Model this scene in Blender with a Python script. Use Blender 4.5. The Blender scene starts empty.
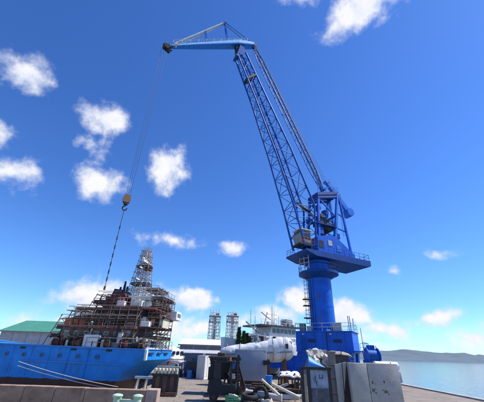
import bpy, bmesh, math, random
from mathutils import Vector, Matrix, noise
R = math.radians
rnd = random.Random(7)
sc = bpy.context.scene
COL = sc.collection

# ------------------------------------------------------------------ camera
FPX, TH, ROLL, CAMH = 285.0, R(28.0), R(1.93), 2.9
Fv = Vector((0, math.cos(TH), math.sin(TH)))
U0 = Vector((0, -math.sin(TH), math.cos(TH)))
Rv = Vector((1, 0, 0)) * math.cos(ROLL) + U0 * math.sin(ROLL)
Uv = U0 * math.cos(ROLL) - Vector((1, 0, 0)) * math.sin(ROLL)
cam = bpy.data.cameras.new('camera')
cam.sensor_width = 36.0
cam.sensor_fit = 'HORIZONTAL'
cam.lens = FPX / 484.0 * 36.0
cam.clip_start, cam.clip_end = 0.1, 9000
co = bpy.data.objects.new('camera', cam)
m3 = Matrix((Rv, Uv, -Fv)).transposed()
co.matrix_world = Matrix.Translation((0, 0, CAMH)) @ m3.to_4x4()
COL.objects.link(co)
sc.camera = co


def ray(px, py):
    return Fv * FPX + Rv * (px - 242) - Uv * (py - 201)


def at(px, py, Y):
    "world point at depth Y that the photograph shows at (px, py)"
    d = ray(px, py)
    return Vector((0, 0, CAMH)) + d * (Y / d.y)


# ------------------------------------------------------------------ light and sky
SUN_AZ, SUN_EL = R(84), R(54)
sc.view_settings.view_transform = 'Standard'
sc.view_settings.look = 'None'
sc.view_settings.gamma = 1
sc.view_settings.exposure = 0.4
sun = bpy.data.lights.new('sun', 'SUN')
sun.energy = 5.0
sun.angle = R(0.5)
sun.color = (1, 0.955, 0.88)
so = bpy.data.objects.new('sun', sun)
sdir = Vector((math.sin(SUN_AZ) * math.cos(SUN_EL), math.cos(SUN_AZ) * math.cos(SUN_EL), math.sin(SUN_EL)))
so.rotation_euler = sdir.to_track_quat('Z', 'Y').to_euler()
so.location = sdir * 200
COL.objects.link(so)

world = bpy.data.worlds.new('World')
sc.world = world
world.use_nodes = True


def sky_nodes():
    nt = world.node_tree
    N, L = nt.nodes, nt.links
    N.clear()

    def mk(t, **kw):
        n = N.new(t)
        for k, v in kw.items():
            setattr(n, k, v)
        return n

    def math_(op, a, b=None, c=None, clamp=False):
        n = mk('ShaderNodeMath', operation=op)
        n.use_clamp = clamp
        for i, v in enumerate((a, b, c)):
            if v is None:
                continue
            if isinstance(v, (int, float)):
                n.inputs[i].default_value = v
            else:
                L.new(v, n.inputs[i])
        return n.outputs[0]
    out = mk('ShaderNodeOutputWorld')
    bg = mk('ShaderNodeBackground')
    bg.inputs[1].default_value = 0.1
    L.new(bg.outputs[0], out.inputs[0])
    sky = mk('ShaderNodeTexSky', sky_type='NISHITA')
    sky.sun_disc = False
    sky.sun_elevation = SUN_EL
    sky.sun_rotation = SUN_AZ
    sky.altitude = 0
    sky.air_density = 1.0
    sky.dust_density = 0.1
    sky.ozone_density = 3.0
    hs = mk('ShaderNodeHueSaturation')
    hs.inputs['Hue'].default_value = SKY_HUE
    hs.inputs['Saturation'].default_value = SKY_SAT
    hs.inputs['Value'].default_value = SKY_VAL
    L.new(sky.outputs[0], hs.inputs['Color'])
    tint = mk('ShaderNodeMixRGB', blend_type='MULTIPLY')
    tint.inputs[0].default_value = 1
    L.new(hs.outputs[0], tint.inputs[1])
    tint.inputs[2].default_value = (*SKY_TINT, 1)
    tc = mk('ShaderNodeTexCoord')
    D = tc.outputs['Generated']
    nz = mk('ShaderNodeTexNoise')
    nz.inputs['Scale'].default_value = 13
    nz.inputs['Detail'].default_value = 7
    nz.inputs['Roughness'].default_value = 0.6
    L.new(D, nz.inputs['Vector'])
    nw = mk('ShaderNodeTexNoise')
    nw.inputs['Scale'].default_value = 6
    nw.inputs['Detail'].default_value = 3
    L.new(D, nw.inputs['Vector'])
    sub = mk('ShaderNodeVectorMath', operation='SUBTRACT')
    L.new(nw.outputs['Color'], sub.inputs[0])
    sub.inputs[1].default_value = (0.5, 0.5, 0.5)
    wm = mk('ShaderNodeVectorMath', operation='MULTIPLY_ADD')
    L.new(sub.outputs[0], wm.inputs[0])
    wm.inputs[1].default_value = (0.11, 0.11, 0.09)
    L.new(D, wm.inputs[2])
    DW = wm.outputs[0]
    cov = None
    under = None
    for (c, w, h, s) in CLOUDS:
        c = Vector(c).normalized()
        t1 = c.cross(Vector((0, 0, 1))).normalized()
        t2 = t1.cross(c).normalized()
        d1 = mk('ShaderNodeVectorMath', operation='DOT_PRODUCT')
        L.new(DW, d1.inputs[0]); d1.inputs[1].default_value = t1 / w
        d2 = mk('ShaderNodeVectorMath', operation='DOT_PRODUCT')
        L.new(DW, d2.inputs[0]); d2.inputs[1].default_value = t2 / h
        cb = mk('ShaderNodeCombineXYZ')
        L.new(d1.outputs['Value'], cb.inputs[0]); L.new(d2.outputs['Value'], cb.inputs[1])
        ln = mk('ShaderNodeVectorMath', operation='LENGTH')
        L.new(cb.outputs[0], ln.inputs[0])
        m = math_('MULTIPLY_ADD', ln.outputs['Value'], -s, s)
        cov = m if cov is None else math_('MAXIMUM', cov, m)
    n2 = math_('MULTIPLY_ADD', nz.outputs['Fac'], 2.2, -1.18)
    den = math_('ADD', cov, n2)
    mr = mk('ShaderNodeMapRange', interpolation_type='SMOOTHSTEP')
    mr.inputs['From Min'].default_value = -0.05
    mr.inputs['From Max'].default_value = 0.78
    L.new(den, mr.inputs['Value'])
    covm = mk('ShaderNodeMapRange', interpolation_type='SMOOTHSTEP')
    covm.inputs['From Min'].default_value = -0.55
    covm.inputs['From Max'].default_value = 0.1
    L.new(cov, covm.inputs['Value'])
    fac = math_('MULTIPLY', mr.outputs[0], covm.outputs[0], clamp=True)
    # thick parts white, thin parts and sides away from the sun painted grey-lavender
    up_ = mk('ShaderNodeVectorMath', operation='ADD')
    L.new(D, up_.inputs[0])
    up_.inputs[1].default_value = (0.012, 0.004, 0.024)
    nu = mk('ShaderNodeTexNoise')
    nu.inputs['Scale'].default_value = 13
    nu.inputs['Detail'].default_value = 4
    nu.inputs['Roughness'].default_value = 0.55
    L.new(up_.outputs[0], nu.inputs['Vector'])
    df = math_('SUBTRACT', nz.outputs['Fac'], nu.outputs['Fac'])
    shd = math_('MULTIPLY_ADD', df, 3.2, 0.80, clamp=True)
    cr = mk('ShaderNodeMixRGB')
    cr.inputs[1].default_value = (5.6, 6.2, 7.7, 1)
    cr.inputs[2].default_value = (7.4, 7.4, 7.6, 1)
    L.new(math_('MULTIPLY', mr.outputs[0], shd), cr.inputs[0])
    mx = mk('ShaderNodeMixRGB')
    L.new(fac, mx.inputs[0])
    L.new(tint.outputs[0], mx.inputs[1])
    L.new(cr.outputs[0], mx.inputs[2])
    L.new(mx.outputs[0], bg.inputs[0])


SKY_HUE, SKY_SAT, SKY_VAL = 0.51, 1.15, 1.0
SKY_TINT = (0.76, 1.13, 1.50)
CLOUDS = []
for (px, py, wpx, hpx, s) in [
        (366, 6, 46, 26, 1.05), (300, -4, 22, 9, 0.7),
        (107, 121, 24, 17, 0.9), (94, 156, 16, 14, 0.55), (98, 182, 22, 20, 1.0),
        (168, 168, 24, 24, 1.05), (172, 240, 36, 9, 0.55), (237, 248, 17, 7, 0.7),
        (192, 297, 25, 12, 1.1), (100, 302, 46, 26, 0.9), (160, 318, 46, 24, 0.85), (190, 324, 30, 9, 0.7),
        (299, 301, 20, 11, 1.1), (346, 313, 36, 13, 1.05), (383, 328, 20, 9, 0.9), (270, 318, 24, 10, .7), (392, 275, 9, 5, 0.5),
        (265, 312, 16, 8, 0.5), (240, 325, 18, 8, 0.5), (352, 337, 40, 8, 0.6), (386, 350, 40, 8, 0.7), (215, 300, 12, 7, 0.3),
        (28, 76, 25, 17, 0.7), (2, 130, 16, 20, 0.45), (10, 172, 24, 20, 0.8), (60, 330, 60, 18, 0.7),
        (430, 318, 30, 12, 0.8), (476, 338, 40, 12, 0.8), (440, 255, 24, 7, 0.4)]:
    d = ray(px, py)
    ln = d.length
    CLOUDS.append((d, 1.2 * wpx / ln, 1.2 * hpx / ln, s + .12))
for (az, el, w, h, s) in [(75, 30, .14, .08, .9), (110, 20, .2, .07, .9), (150, 35, .15, .1, .9), (190, 18, .22, .07, .9),
                          (230, 30, .15, .1, 1), (270, 15, .2, .06, .9), (300, 28, .12, .08, .9)]:
    a, e = R(az), R(el)
    CLOUDS.append((Vector((math.sin(a) * math.cos(e), math.cos(a) * math.cos(e), math.sin(e))), w, h, s))
sky_nodes()

# ------------------------------------------------------------------ materials
MATS = {}


def mat(name, col, rough=0.6, metal=0.0, var=0.25, scale=3.0, rust=0.0, rustcol=(0.13, 0.05, 0.025), bump=0.15, spec=0.4, col2=None, bscale=None):
    if name in MATS:
        return MATS[name]
    m = bpy.data.materials.new(name)
    m.use_nodes = True
    nt = m.node_tree
    N, L = nt.nodes, nt.links
    b = N['Principled BSDF']
    b.inputs['Roughness'].default_value = rough
    b.inputs['Metallic'].default_value = metal
    b.inputs['Specular IOR Level'].default_value = spec
    g = N.new('ShaderNodeNewGeometry')
    nz = N.new('ShaderNodeTexNoise')
    nz.inputs['Scale'].default_value = scale
    nz.inputs['Detail'].default_value = 6
    nz.inputs['Roughness'].default_value = 0.65
    L.new(g.outputs['Position'], nz.inputs['Vector'])
    mx = N.new('ShaderNodeMixRGB')
    c2 = col2 or tuple(c * (1 - var) for c in col)
    c1 = tuple(min(1, c * (1 + var * 0.6)) for c in col)
    mx.inputs[1].default_value = (*c2, 1)
    mx.inputs[2].default_value = (*c1, 1)
    rp = N.new('ShaderNodeMapRange')
    rp.inputs['From Min'].default_value = 0.3
    rp.inputs['From Max'].default_value = 0.7
    L.new(nz.outputs['Fac'], rp.inputs['Value'])
    L.new(rp.outputs[0], mx.inputs[0])
    last = mx.outputs[0]
    if rust > 0:
        n2 = N.new('ShaderNodeTexNoise')
        n2.inputs['Scale'].default_value = scale * 0.7
        n2.inputs['Detail'].default_value = 8
        n2.inputs['Roughness'].default_value = 0.7
        mp = N.new('ShaderNodeMapping')
        mp.inputs['Scale'].default_value = (1, 1, 0.35)
        mp.inputs['Location'].default_value = (7.3, 1.1, 4.2)
        L.new(g.outputs['Position'], mp.inputs['Vector'])
        L.new(mp.outputs[0], n2.inputs['Vector'])
        r2 = N.new('ShaderNodeMapRange')
        r2.inputs['From Min'].default_value = 0.72 - rust * 0.42
        r2.inputs['From Max'].default_value = 0.80 - rust * 0.30
        L.new(n2.outputs['Fac'], r2.inputs['Value'])
        m2 = N.new('ShaderNodeMixRGB')
        L.new(r2.outputs[0], m2.inputs[0])
        L.new(last, m2.inputs[1])
        m2.inputs[2].default_value = (*rustcol, 1)
        last = m2.outputs[0]
    L.new(last, b.inputs['Base Color'])
    if bump > 0:
        bp = N.new('ShaderNodeBump')
        bp.inputs['Strength'].default_value = bump
        bp.inputs['Distance'].default_value = 0.03
        n3 = N.new('ShaderNodeTexNoise')
        n3.inputs['Scale'].default_value = bscale or scale * 4
        n3.inputs['Detail'].default_value = 4
        L.new(g.outputs['Position'], n3.inputs['Vector'])
        L.new(n3.outputs['Fac'], bp.inputs['Height'])
        L.new(bp.outputs[0], b.inputs['Normal'])
    MATS[name] = m
    return m


BLUE = mat('crane_blue_paint', (0.004, 0.115, 0.58), 0.45, 0, 0.28, 0.9, 0.2, (0.02, 0.05, 0.22), 0.12, 0.3)
BLUE2 = mat('jib_light_blue_paint', (0.05, 0.22, 0.60), 0.38, 0, 0.25, 1.5, 0.18, (0.10, 0.09, 0.10), 0.05)
BLUED = mat('lattice_blue_paint', (0.003, 0.085, 0.38), 0.5, 0, 0.3, 2, 0.12, (0.03, 0.03, 0.08), 0.05, 0.25)
NAVY = mat('navy_paint_and_shade', (0.003, 0.055, 0.26), 0.55, 0, 0.3, 2, 0.15, (0.03, 0.03, 0.06), 0.05, 0.25)  # dark navy also puts underside shade into the slewing deck's colour
BLUEM = mat('mid_blue_crane_paint', (0.01, 0.17, 0.64), 0.42, 0, 0.25, 1.4, 0.12, (0.04, 0.05, 0.12), 0.05, 0.3)
JIB_LIT = mat('sunlit_jib_blue', (0.33, 0.60, 0.85), 0.4, 0, 0.25, 1.5, 0.18, (0.12, 0.16, 0.25), 0.05)  # pale tone paints sunlight onto the sides of the jib
PALE_ST = mat('pale_bleached_steel', (0.45, 0.5, 0.55), 0.5, 0, 0.3, 2, 0.1)
DARK = mat('dark_greased_steel', (0.025, 0.024, 0.026), 0.6, 0, 0.4, 4, 0.2)
GREY = mat('grey_paint', (0.22, 0.23, 0.25), 0.6, 0, 0.25, 2, 0.2, (0.12, 0.09, 0.07))
LGREY = mat('light_grey_paint', (0.42, 0.43, 0.46), 0.6, 0, 0.2, 1.4, 0.22, (0.25, 0.22, 0.2))
WHITE = mat('white_paint', (0.76, 0.75, 0.71), 0.5, 0, 0.15, 1.5, 0.22, (0.36, 0.27, 0.2))
CREAM = mat('cream_paint', (0.62, 0.56, 0.42), 0.6, 0, 0.25, 2, 0.25, (0.25, 0.14, 0.08))
RUST = mat('rusty_steel', (0.16, 0.075, 0.045), 0.85, 0, 0.45, 2.5, 0.3, (0.07, 0.03, 0.02), 0.3)
MAROON = mat('red_lead_primer', (0.15, 0.04, 0.035), 0.75, 0, 0.35, 2, 0.3, (0.06, 0.03, 0.025), 0.2)
PINK = mat('faded_red_deck_paint', (0.42, 0.16, 0.15), 0.7, 0, 0.3, 2, 0.1)
SCAF = mat('scaffold_tube_steel', (0.19, 0.13, 0.10), 0.6, 0.1, 0.5, 3, 0.3)
SCAFL = mat('galvanised_scaffold_tube', (0.24, 0.25, 0.27), 0.5, 0.2, 0.4, 3, 0.2)
SCAFM = mat('mixed_scaffold_tube', (0.36, 0.30, 0.27), 0.6, 0.0, 0.5, 2.2, 0.42, (0.05, 0.035, 0.03))
PLANKD = mat('dark_scaffold_board', (0.10, 0.07, 0.05), 0.9, 0, 0.4, 5, 0, bump=0.2)
PLANK = mat('weathered_timber', (0.13, 0.095, 0.065), 0.9, 0, 0.4, 5, 0, bump=0.3)
GLASS = mat('dark_window_glass', (0.015, 0.025, 0.04), 0.08, 0, 0.2, 1, 0, bump=0, spec=0.8)
CONC = mat('weathered_concrete', (0.42, 0.40, 0.36), 0.9, 0, 0.28, 0.9, 0.18, (0.2, 0.18, 0.16), 0.35, bscale=14)
RUBBER = mat('black_rubber', (0.018, 0.018, 0.018), 0.8, 0, 0.3, 5)
ROPE = mat('pale_rope', (0.5, 0.46, 0.4), 0.9, 0, 0.2, 9)
WIRE = mat('steel_wire_rope', (0.04, 0.04, 0.045), 0.5, 0.4, 0.2, 6, bump=0)
TARPB = mat('bright_blue_tarpaulin', (0.03, 0.24, 0.72), 0.5, 0, 0.2, 2, 0, bump=0.2)
TARPW = mat('off_white_tarpaulin', (0.68, 0.66, 0.60), 0.75, 0, 0.2, 3, 0.12, (0.35, 0.29, 0.22), bump=0.4)
TARPG = mat('grey_brown_tarpaulin', (0.30, 0.27, 0.24), 0.85, 0, 0.35, 2, 0.1, bump=0.4)
GREENR = mat('green_sheet_roof', (0.06, 0.24, 0.17), 0.6, 0, 0.2, 1, 0.1)
GREENP = mat('pale_green_paint', (0.40, 0.56, 0.42), 0.6, 0, 0.3, 4, 0.35, (.16, .10, .06), .3)
RED = mat('red_paint', (0.5, 0.04, 0.03), 0.5, 0, 0.25, 3, 0.15)
ORANGE = mat('faded_orange_paint', (0.5, 0.14, 0.06), 0.6, 0, 0.3, 4, 0.2)
YEL = mat('dull_yellow_paint', (0.22, 0.13, 0.06), 0.6, 0, 0.3, 4, 0.25)
DRUMB = mat('blue_drum_plastic', (0.02, 0.12, 0.55), 0.45, 0, 0.15, 2)
BARK = mat('tree_bark', (0.07, 0.05, 0.035), 0.95, 0, 0.3, 6)
LEAF = mat('conifer_foliage', (0.10, 0.15, 0.05), 0.8, 0, 0.5, 1.3, 0, bump=0)
LEAF2 = mat('dark_conifer_foliage', (0.05, 0.09, 0.035), 0.8, 0, 0.5, 1.3, 0, bump=0)
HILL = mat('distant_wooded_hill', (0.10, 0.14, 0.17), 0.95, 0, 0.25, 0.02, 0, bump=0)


# ------------------------------------------------------------------ helpers
def new_ob(name, data, parent=None):
    o = bpy.data.objects.new(name, data)
    COL.objects.link(o)
    if parent is not None:
        o.parent = parent
    return o


def thing(name, label, cat, loc=(0, 0, 0), rotz=0.0, group=None):
    o = bpy.data.objects.new(name, None)
    o.empty_display_size = 0.3
    COL.objects.link(o)
    o.location = loc
    o.rotation_euler = (0, 0, rotz)
    return tag(o, label, cat, group)


def tag(o, label, cat, group=None):
    o['label'] = label
    o['category'] = cat
    if group:
        o['group'] = group
    return o


UNIT = {}


def unit_mesh(kind, m, sides=8):
    k = (kind, m.name, sides)
    if k in UNIT:
        return UNIT[k]
    bm = bmesh.new()
    if kind == 'cyl':
        bmesh.ops.create_cone(bm, cap_ends=True, segments=sides, radius1=1, radius2=1, depth=1)
    else:
        bmesh.ops.create_cube(bm, size=1)
    me = bpy.data.meshes.new('%s_%s' % (kind, m.name))
    bm.to_mesh(me)
    bm.free()
    if kind == 'cyl':
        for p in me.polygons:
            p.use_smooth = abs(p.normal.z) < 0.5
    me.materials.append(m)
    UNIT[k] = me
    return me


def frame(p, q, up=None):
    p, q = Vector(p), Vector(q)
    z = (q - p)
    ln = z.length
    z = z.normalized()
    up = Vector(up) if up is not None else Vector((0, 0, 1))
    if abs(z.dot(up)) > 0.98:
        up = Vector((1, 0, 0))
    x = up.cross(z).normalized()
    y = z.cross(x).normalized()
    return (p + q) / 2, Matrix((x, y, z)).transposed(), ln


def bar(name, p, q, r, m, parent=None, sides=6):
    "round tube from p to q, one object on shared mesh data"
    c, rot, ln = frame(p, q)
    o = new_ob(name, unit_mesh('cyl', m, sides), parent)
    o.matrix_local = Matrix.Translation(c) @ rot.to_4x4() @ Matrix.Diagonal((r, r, ln, 1))
    return o


def beam(name, p, q, w, h, m, parent=None, up=None):
    "square-section bar from p to q"
    c, rot, ln = frame(p, q, up)
    o = new_ob(name, unit_mesh('box', m), parent)
    o.matrix_local = Matrix.Translation(c) @ rot.to_4x4() @ Matrix.Diagonal((w, h, ln, 1))
    return o


class MB:
    "collects shapes that become ONE mesh object"

    def __init__(s):
        s.bm = bmesh.new()

    def box(s, c, size, rot=None, bevel=0.0):
        t = bmesh.new()
        bmesh.ops.create_cube(t, size=1)
        bmesh.ops.scale(t, vec=size, verts=t.verts)
        if bevel:
            bmesh.ops.bevel(t, geom=list(t.edges), offset=bevel, segments=2, affect='EDGES', profile=0.5)
        M = Matrix.Translation(c)
        if rot is not None:
            M = M @ (rot.to_4x4() if hasattr(rot, 'to_4x4') else Matrix.Rotation(rot, 4, 'Z'))
        t.transform(M)
        s._add(t)
        return s

    def span(s, x0, x1, y0, y1, z0, z1, bevel=0.0):
        return s.box(((x0 + x1) / 2, (y0 + y1) / 2, (z0 + z1) / 2), (abs(x1 - x0), abs(y1 - y0), abs(z1 - z0)), None, bevel)

    def _add(s, t):
        me = bpy.data.meshes.new('tmp')
        t.to_mesh(me)
        t.free()
        s.bm.from_mesh(me)
        bpy.data.meshes.remove(me)

    def beam(s, p, q, w, h, up=None):
        c, rot, ln = frame(p, q, up)
        return s.box(c, (w, h, ln), rot)

    def tube(s, p, q, r, r2=None, n=10, caps=True):
        c, rot, ln = frame(p, q)
        t = bmesh.new()
        bmesh.ops.create_cone(t, cap_ends=caps, segments=n, radius1=r, radius2=r if r2 is None else r2, depth=ln)
        t.transform(Matrix.Translation(c) @ rot.to_4x4())
        s._add(t)
        return s

    def path(s, pts, r, n=6):
        for a, b in zip(pts[:-1], pts[1:]):
            s.tube(a, b, r, n=n)
        return s

    def prism(s, poly, origin, ux, uy, depth):
        "polygon in the plane (ux, uy) extruded along ux x uy by depth, centred"
        ux, uy = Vector(ux).normalized(), Vector(uy).normalized()
        w = ux.cross(uy).normalized() * depth
        o = Vector(origin) - w / 2
        a = [s.bm.verts.new(o + ux * x + uy * y) for x, y in poly]
        b = [s.bm.verts.new(o + ux * x + uy * y + w) for x, y in poly]
        s.bm.faces.new(list(reversed(a)))
        s.bm.faces.new(b)
        k = len(a)
        for i in range(k):
            s.bm.faces.new((a[i], a[(i + 1) % k], b[(i + 1) % k], b[i]))
        return s

    def hexa(s, v):
        "eight corners: bottom four then top four"
        vs = [s.bm.verts.new(p) for p in v]
        for f in ((3, 2, 1, 0), (4, 5, 6, 7), (0, 1, 5, 4), (1, 2, 6, 5), (2, 3, 7, 6), (3, 0, 4, 7)):
            s.bm.faces.new([vs[i] for i in f])
        return s

    def sphere(s, c, r, sc_=(1, 1, 1), u=16, v=10):
        t = bmesh.new()
        bmesh.ops.create_uvsphere(t, u_segments=u, v_segments=v, radius=r)
        bmesh.ops.scale(t, vec=sc_, verts=t.verts)
        t.transform(Matrix.Translation(c))
        s._add(t)
        return s

    def build(s, name, m, parent=None, smooth=None):
        bmesh.ops.recalc_face_normals(s.bm, faces=s.bm.faces)
        me = bpy.data.meshes.new(name)
        s.bm.to_mesh(me)
        s.bm.free()
        me.materials.append(m)
        if smooth:
            for p in me.polygons:
                p.use_smooth = True
            me.set_sharp_from_angle(angle=R(smooth))
        return new_ob(name, me, parent)


def railing(name, pts, h, m, parent, r=0.03, step=1.2, closed=False):
    "posts with two rails following pts; one part"
    b = MB()
    pts = [Vector(p) for p in pts]
    if closed:
        pts = pts + [pts[0]]
    up = Vector((0, 0, h))
    for a, c in zip(pts[:-1], pts[1:]):
        k = max(1, round((c - a).length / step))
        for i in range(k + 1):
            p = a.lerp(c, i / k)
            b.tube(p, p + up, r, n=5)
        b.tube(a + up, c + up, r, n=5)
        b.tube(a + up * 0.5, c + up * 0.5, r * 0.8, n=5)
    return b.build(name, m, parent)


def ladder(name, p, q, w, side, m, parent, step=0.35, r=0.025):
    b = MB()
    p, q, side = Vector(p), Vector(q), Vector(side).normalized() * w / 2
    b.tube(p - side, q - side, r, n=5)
    b.tube(p + side, q + side, r, n=5)
    k = int((q - p).length / step)
    for i in range(k + 1):
        c = p.lerp(q, i / k)
        b.tube(c - side, c + side, r * 0.8, n=4)
    return b.build(name, m, parent)


def blob_cloth(name, pts_fn, nu, nv, m, parent=None, thick=0.03):
    "draped sheet from a function (u, v) -> point, given thickness"
    bm = bmesh.new()
    g = [[bm.verts.new(pts_fn(i / nu, j / nv)) for j in range(nv + 1)] for i in range(nu + 1)]
    for i in range(nu):
        for j in range(nv):
            bm.faces.new((g[i][j], g[i + 1][j], g[i + 1][j + 1], g[i][j + 1]))
    bmesh.ops.recalc_face_normals(bm, faces=bm.faces)
    bmesh.ops.solidify(bm, geom=list(bm.faces), thickness=thick)
    me = bpy.data.meshes.new(name)
    bm.to_mesh(me)
    bm.free()
    for p in me.polygons:
        p.use_smooth = True
    me.materials.append(m)
    return new_ob(name, me, parent)


def sheet(name, verts, faces, m):
    me = bpy.data.meshes.new(name)
    me.from_pydata(verts, [], faces)
    me.materials.append(m)
    o = new_ob(name, me)
    o['kind'] = 'structure'
    return o


# ------------------------------------------------------------------ setting: ground, dock, quay, water, hills
def ground_material():
    m = mat('yard_ground', (0.245, 0.205, 0.17), 0.95, 0, 0.25, 0.5, 0, bump=0.5, bscale=9)
    nt = m.node_tree
    N, L = nt.nodes, nt.links
    b = N['Principled BSDF']
    src = b.inputs['Base Color'].links[0].from_socket
    g = N.new('ShaderNodeNewGeometry')
    n = N.new('ShaderNodeTexNoise')
    n.inputs['Scale'].default_value = 0.9
    n.inputs['Detail'].default_value = 9
    n.inputs['Roughness'].default_value = 0.72
    n.inputs['Distortion'].default_value = 1.2
    L.new(g.outputs['Position'], n.inputs['Vector'])
    r = N.new('ShaderNodeMapRange')
    r.inputs['From Min'].default_value = 0.52
    r.inputs['From Max'].default_value = 0.68
    L.new(n.outputs['Fac'], r.inputs['Value'])
    mx = N.new('ShaderNodeMixRGB')
    L.new(r.outputs[0], mx.inputs[0])
    L.new(src, mx.inputs[1])
    mx.inputs[2].default_value = (0.14, 0.115, 0.095, 1)
    L.new(mx.outputs[0], b.inputs['Base Color'])
    return m


QX = 20.0
bx0, bx1, by0, by1 = -60.0, -7.9, 26.3, 41.0
X0, Y0, Y1 = -3000.0, -150.0, 4000.0
gv = [(X0, Y0, 0), (QX, Y0, 0), (QX, by0, 0), (bx1, by0, 0), (bx0, by0, 0), (X0, by0, 0),
      (X0, by1, 0), (bx0, by1, 0), (bx1, by1, 0), (QX, by1, 0), (QX, 140, 0), (X0, 140, 0), (-110, 140, 0), (-110, Y1, 0), (X0, Y1, 0)]
gv = [(X0, Y0, 0), (QX, Y0, 0), (QX, by0, 0), (bx1, by0, 0), (bx0, by0, 0), (X0, by0, 0),
      (X0, by1, 0), (bx0, by1, 0), (bx1, by1, 0), (QX, by1, 0), (QX, 90, 0), (QX, Y1, 0), (X0, Y1, 0)]
gf = [(0, 1, 2, 3, 4, 5), (5, 4, 7, 6), (3, 2, 9, 8), (6, 7, 8, 9, 11, 12)]
ground = sheet('ground', gv, gf, ground_material())
DOCKM = mat('dock_wall_concrete', (0.2, 0.18, 0.16), 0.9, 0, 0.3, 1, 0.3)
zb = -2.2
sheet('dock_basin', [(bx0, by0, 0), (bx1, by0, 0), (bx1, by1, 0), (bx0, by1, 0), (bx0, by0, zb), (bx1, by0, zb), (bx1, by1, zb), (bx0, by1, zb)],
      [(0, 1, 5, 4), (1, 2, 6, 5), (2, 3, 7, 6), (3, 0, 4, 7), (4, 5, 6, 7)], DOCKM)
qw = MB().span(QX + 0.004, QX + 0.5, Y0, Y1, -3, 0.12).build('quay_edge', CONC)
qw['kind'] = 'structure'


def water_material():
    m = bpy.data.materials.new('harbour_water')
    m.use_nodes = True
    nt = m.node_tree
    N, L = nt.nodes, nt.links
    b = N['Principled BSDF']
    b.inputs['Base Color'].default_value = (0.02, 0.06, 0.09, 1)
    b.inputs['Roughness'].default_value = 0.09
    g = N.new('ShaderNodeNewGeometry')
    n = N.new('ShaderNodeTexNoise')
    n.inputs['Scale'].default_value = 1.1
    n.inputs['Detail'].default_value = 5
    mp = N.new('ShaderNodeMapping')
    mp.inputs['Scale'].default_value = (1, 0.5, 1)
    L.new(g.outputs['Position'], mp.inputs[0])
    L.new(mp.outputs[0], n.inputs['Vector'])
    bp = N.new('ShaderNodeBump')
    bp.inputs['Strength'].default_value = 0.35
    bp.inputs['Distance'].default_value = 0.2
    L.new(n.outputs['Fac'], bp.inputs['Height'])
    L.new(bp.outputs[0], b.inputs['Normal'])
    return m


sheet('water', [(QX + 0.3, Y0, -1.4), (4000, Y0, -1.4), (4000, Y1, -1.4), (QX + 0.3, Y1, -1.4)], [(0, 1, 2, 3)], water_material())


def hills(name, x0, x1, Y, h, seed, depth=260):
    vs, fs = [], []
    nx, ny = 60, 8
    for j in range(ny + 1):
        for i in range(nx + 1):
            x = x0 + (x1 - x0) * i / nx
            y = Y + depth * j / ny
            e = math.sin(math.pi * min(1, max(0, i / nx))) ** 0.5
            z = (h * e * (0.55 + 0.5 * noise.fractal(Vector((x / 110, y / 110, seed)), 0.9, 2.0, 5)) + h * 0.1 * e) * math.sin(math.pi * 0.5 * min(1, j / ny * 1.6)) - 2
            vs.append((x, y, z))
    for j in range(ny):
        for i in range(nx):
            a = j * (nx + 1) + i
            fs.append((a, a + 1, a + nx + 2, a + nx + 1))
    o = sheet(name, vs, fs, HILL)
    for p in o.data.polygons:
        p.use_smooth = True


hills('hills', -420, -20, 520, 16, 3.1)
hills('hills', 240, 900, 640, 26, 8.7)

# ------------------------------------------------------------------ the blue crane
crane = thing('harbour_crane', 'tall blue slewing harbour crane with lattice boom, jib and round column', 'crane', (12.45, 45, 0))
AL = R(25)
u = Vector((-math.cos(AL), -math.sin(AL), 0))
n_ = Vector((u.y, -u.x, 0))
Z = Vector((0, 0, 1))


def P(a, z, o=0.0):
    return u * a + n_ * o + Z * z


# --- portal base (turned on its rails)
fd = Vector((-0.87, 0.5, 0)).normalized()
rd = Vector((0.5, 0.87, 0)).normalized()
C0 = Vector((15.0, 41.0, 0)) - Vector((12.45, 45, 0))


def Q(a, b, z):
    return C0 + fd * a + rd * b + Z * z


def qbox(mb, a0, a1, b0, b1, z0, z1, a0t=None, a1t=None, b0t=None, b1t=None):
    a0t = a0 if a0t is None else a0t
    a1t = a1 if a1t is None else a1t
    b0t = b0 if b0t is None else b0t
    b1t = b1 if b1t is None else b1t
    return mb.hexa([Q(a0, b0, z0), Q(a1, b0, z0), Q(a1, b1, z0), Q(a0, b1, z0), Q(a0t, b0t, z1), Q(a1t, b0t, z1), Q(a1t, b1t, z1), Q(a0t, b1t, z1)])


LA, LB = 7.7, 4.6
deck = qbox(MB(), 0, LA, 0, LB, 3.25, 5.75).build('portal_deck', BLUE, crane)
qbox(MB(), -0.15, LA + .15, -0.15, LB + .15, 5.75, 5.85).build('rim', BLUE, deck)
qbox(MB(), -1.3, 1.6, -0.4, LB + 0.3, 3.42, 3.52).build('side_platform', BLUE, crane)
for (a, b_) in ((1.4, -0.02), (4.9, -0.02)):
    g = MB()
    for k in range(5):
        qbox(g, a, a + 1.1, b_ - 0.03, b_ + 0.02, 4.42 + k * 0.09, 4.47 + k * 0.09)
    g.build('vent_grille', DARK, deck)
for (a0, a1, b0, b1, da, db) in ((0.1, 1.7, 0.1, 1.3, -.2, 0), (0.1, 1.7, LB - 1.3, LB - .1, -.2, 0), (LA - 2.3, LA - .1, 0.1, 1.4, .9, 0), (LA - 2.3, LA - .1, LB - 1.4, LB - .1, .9, 0)):
    qbox(MB(), a0 + da * .2 + .3, a1 + da - .2, b0, b1, 0.75, 3.25, a0, a1).build('leg', BLUE, crane)
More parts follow.
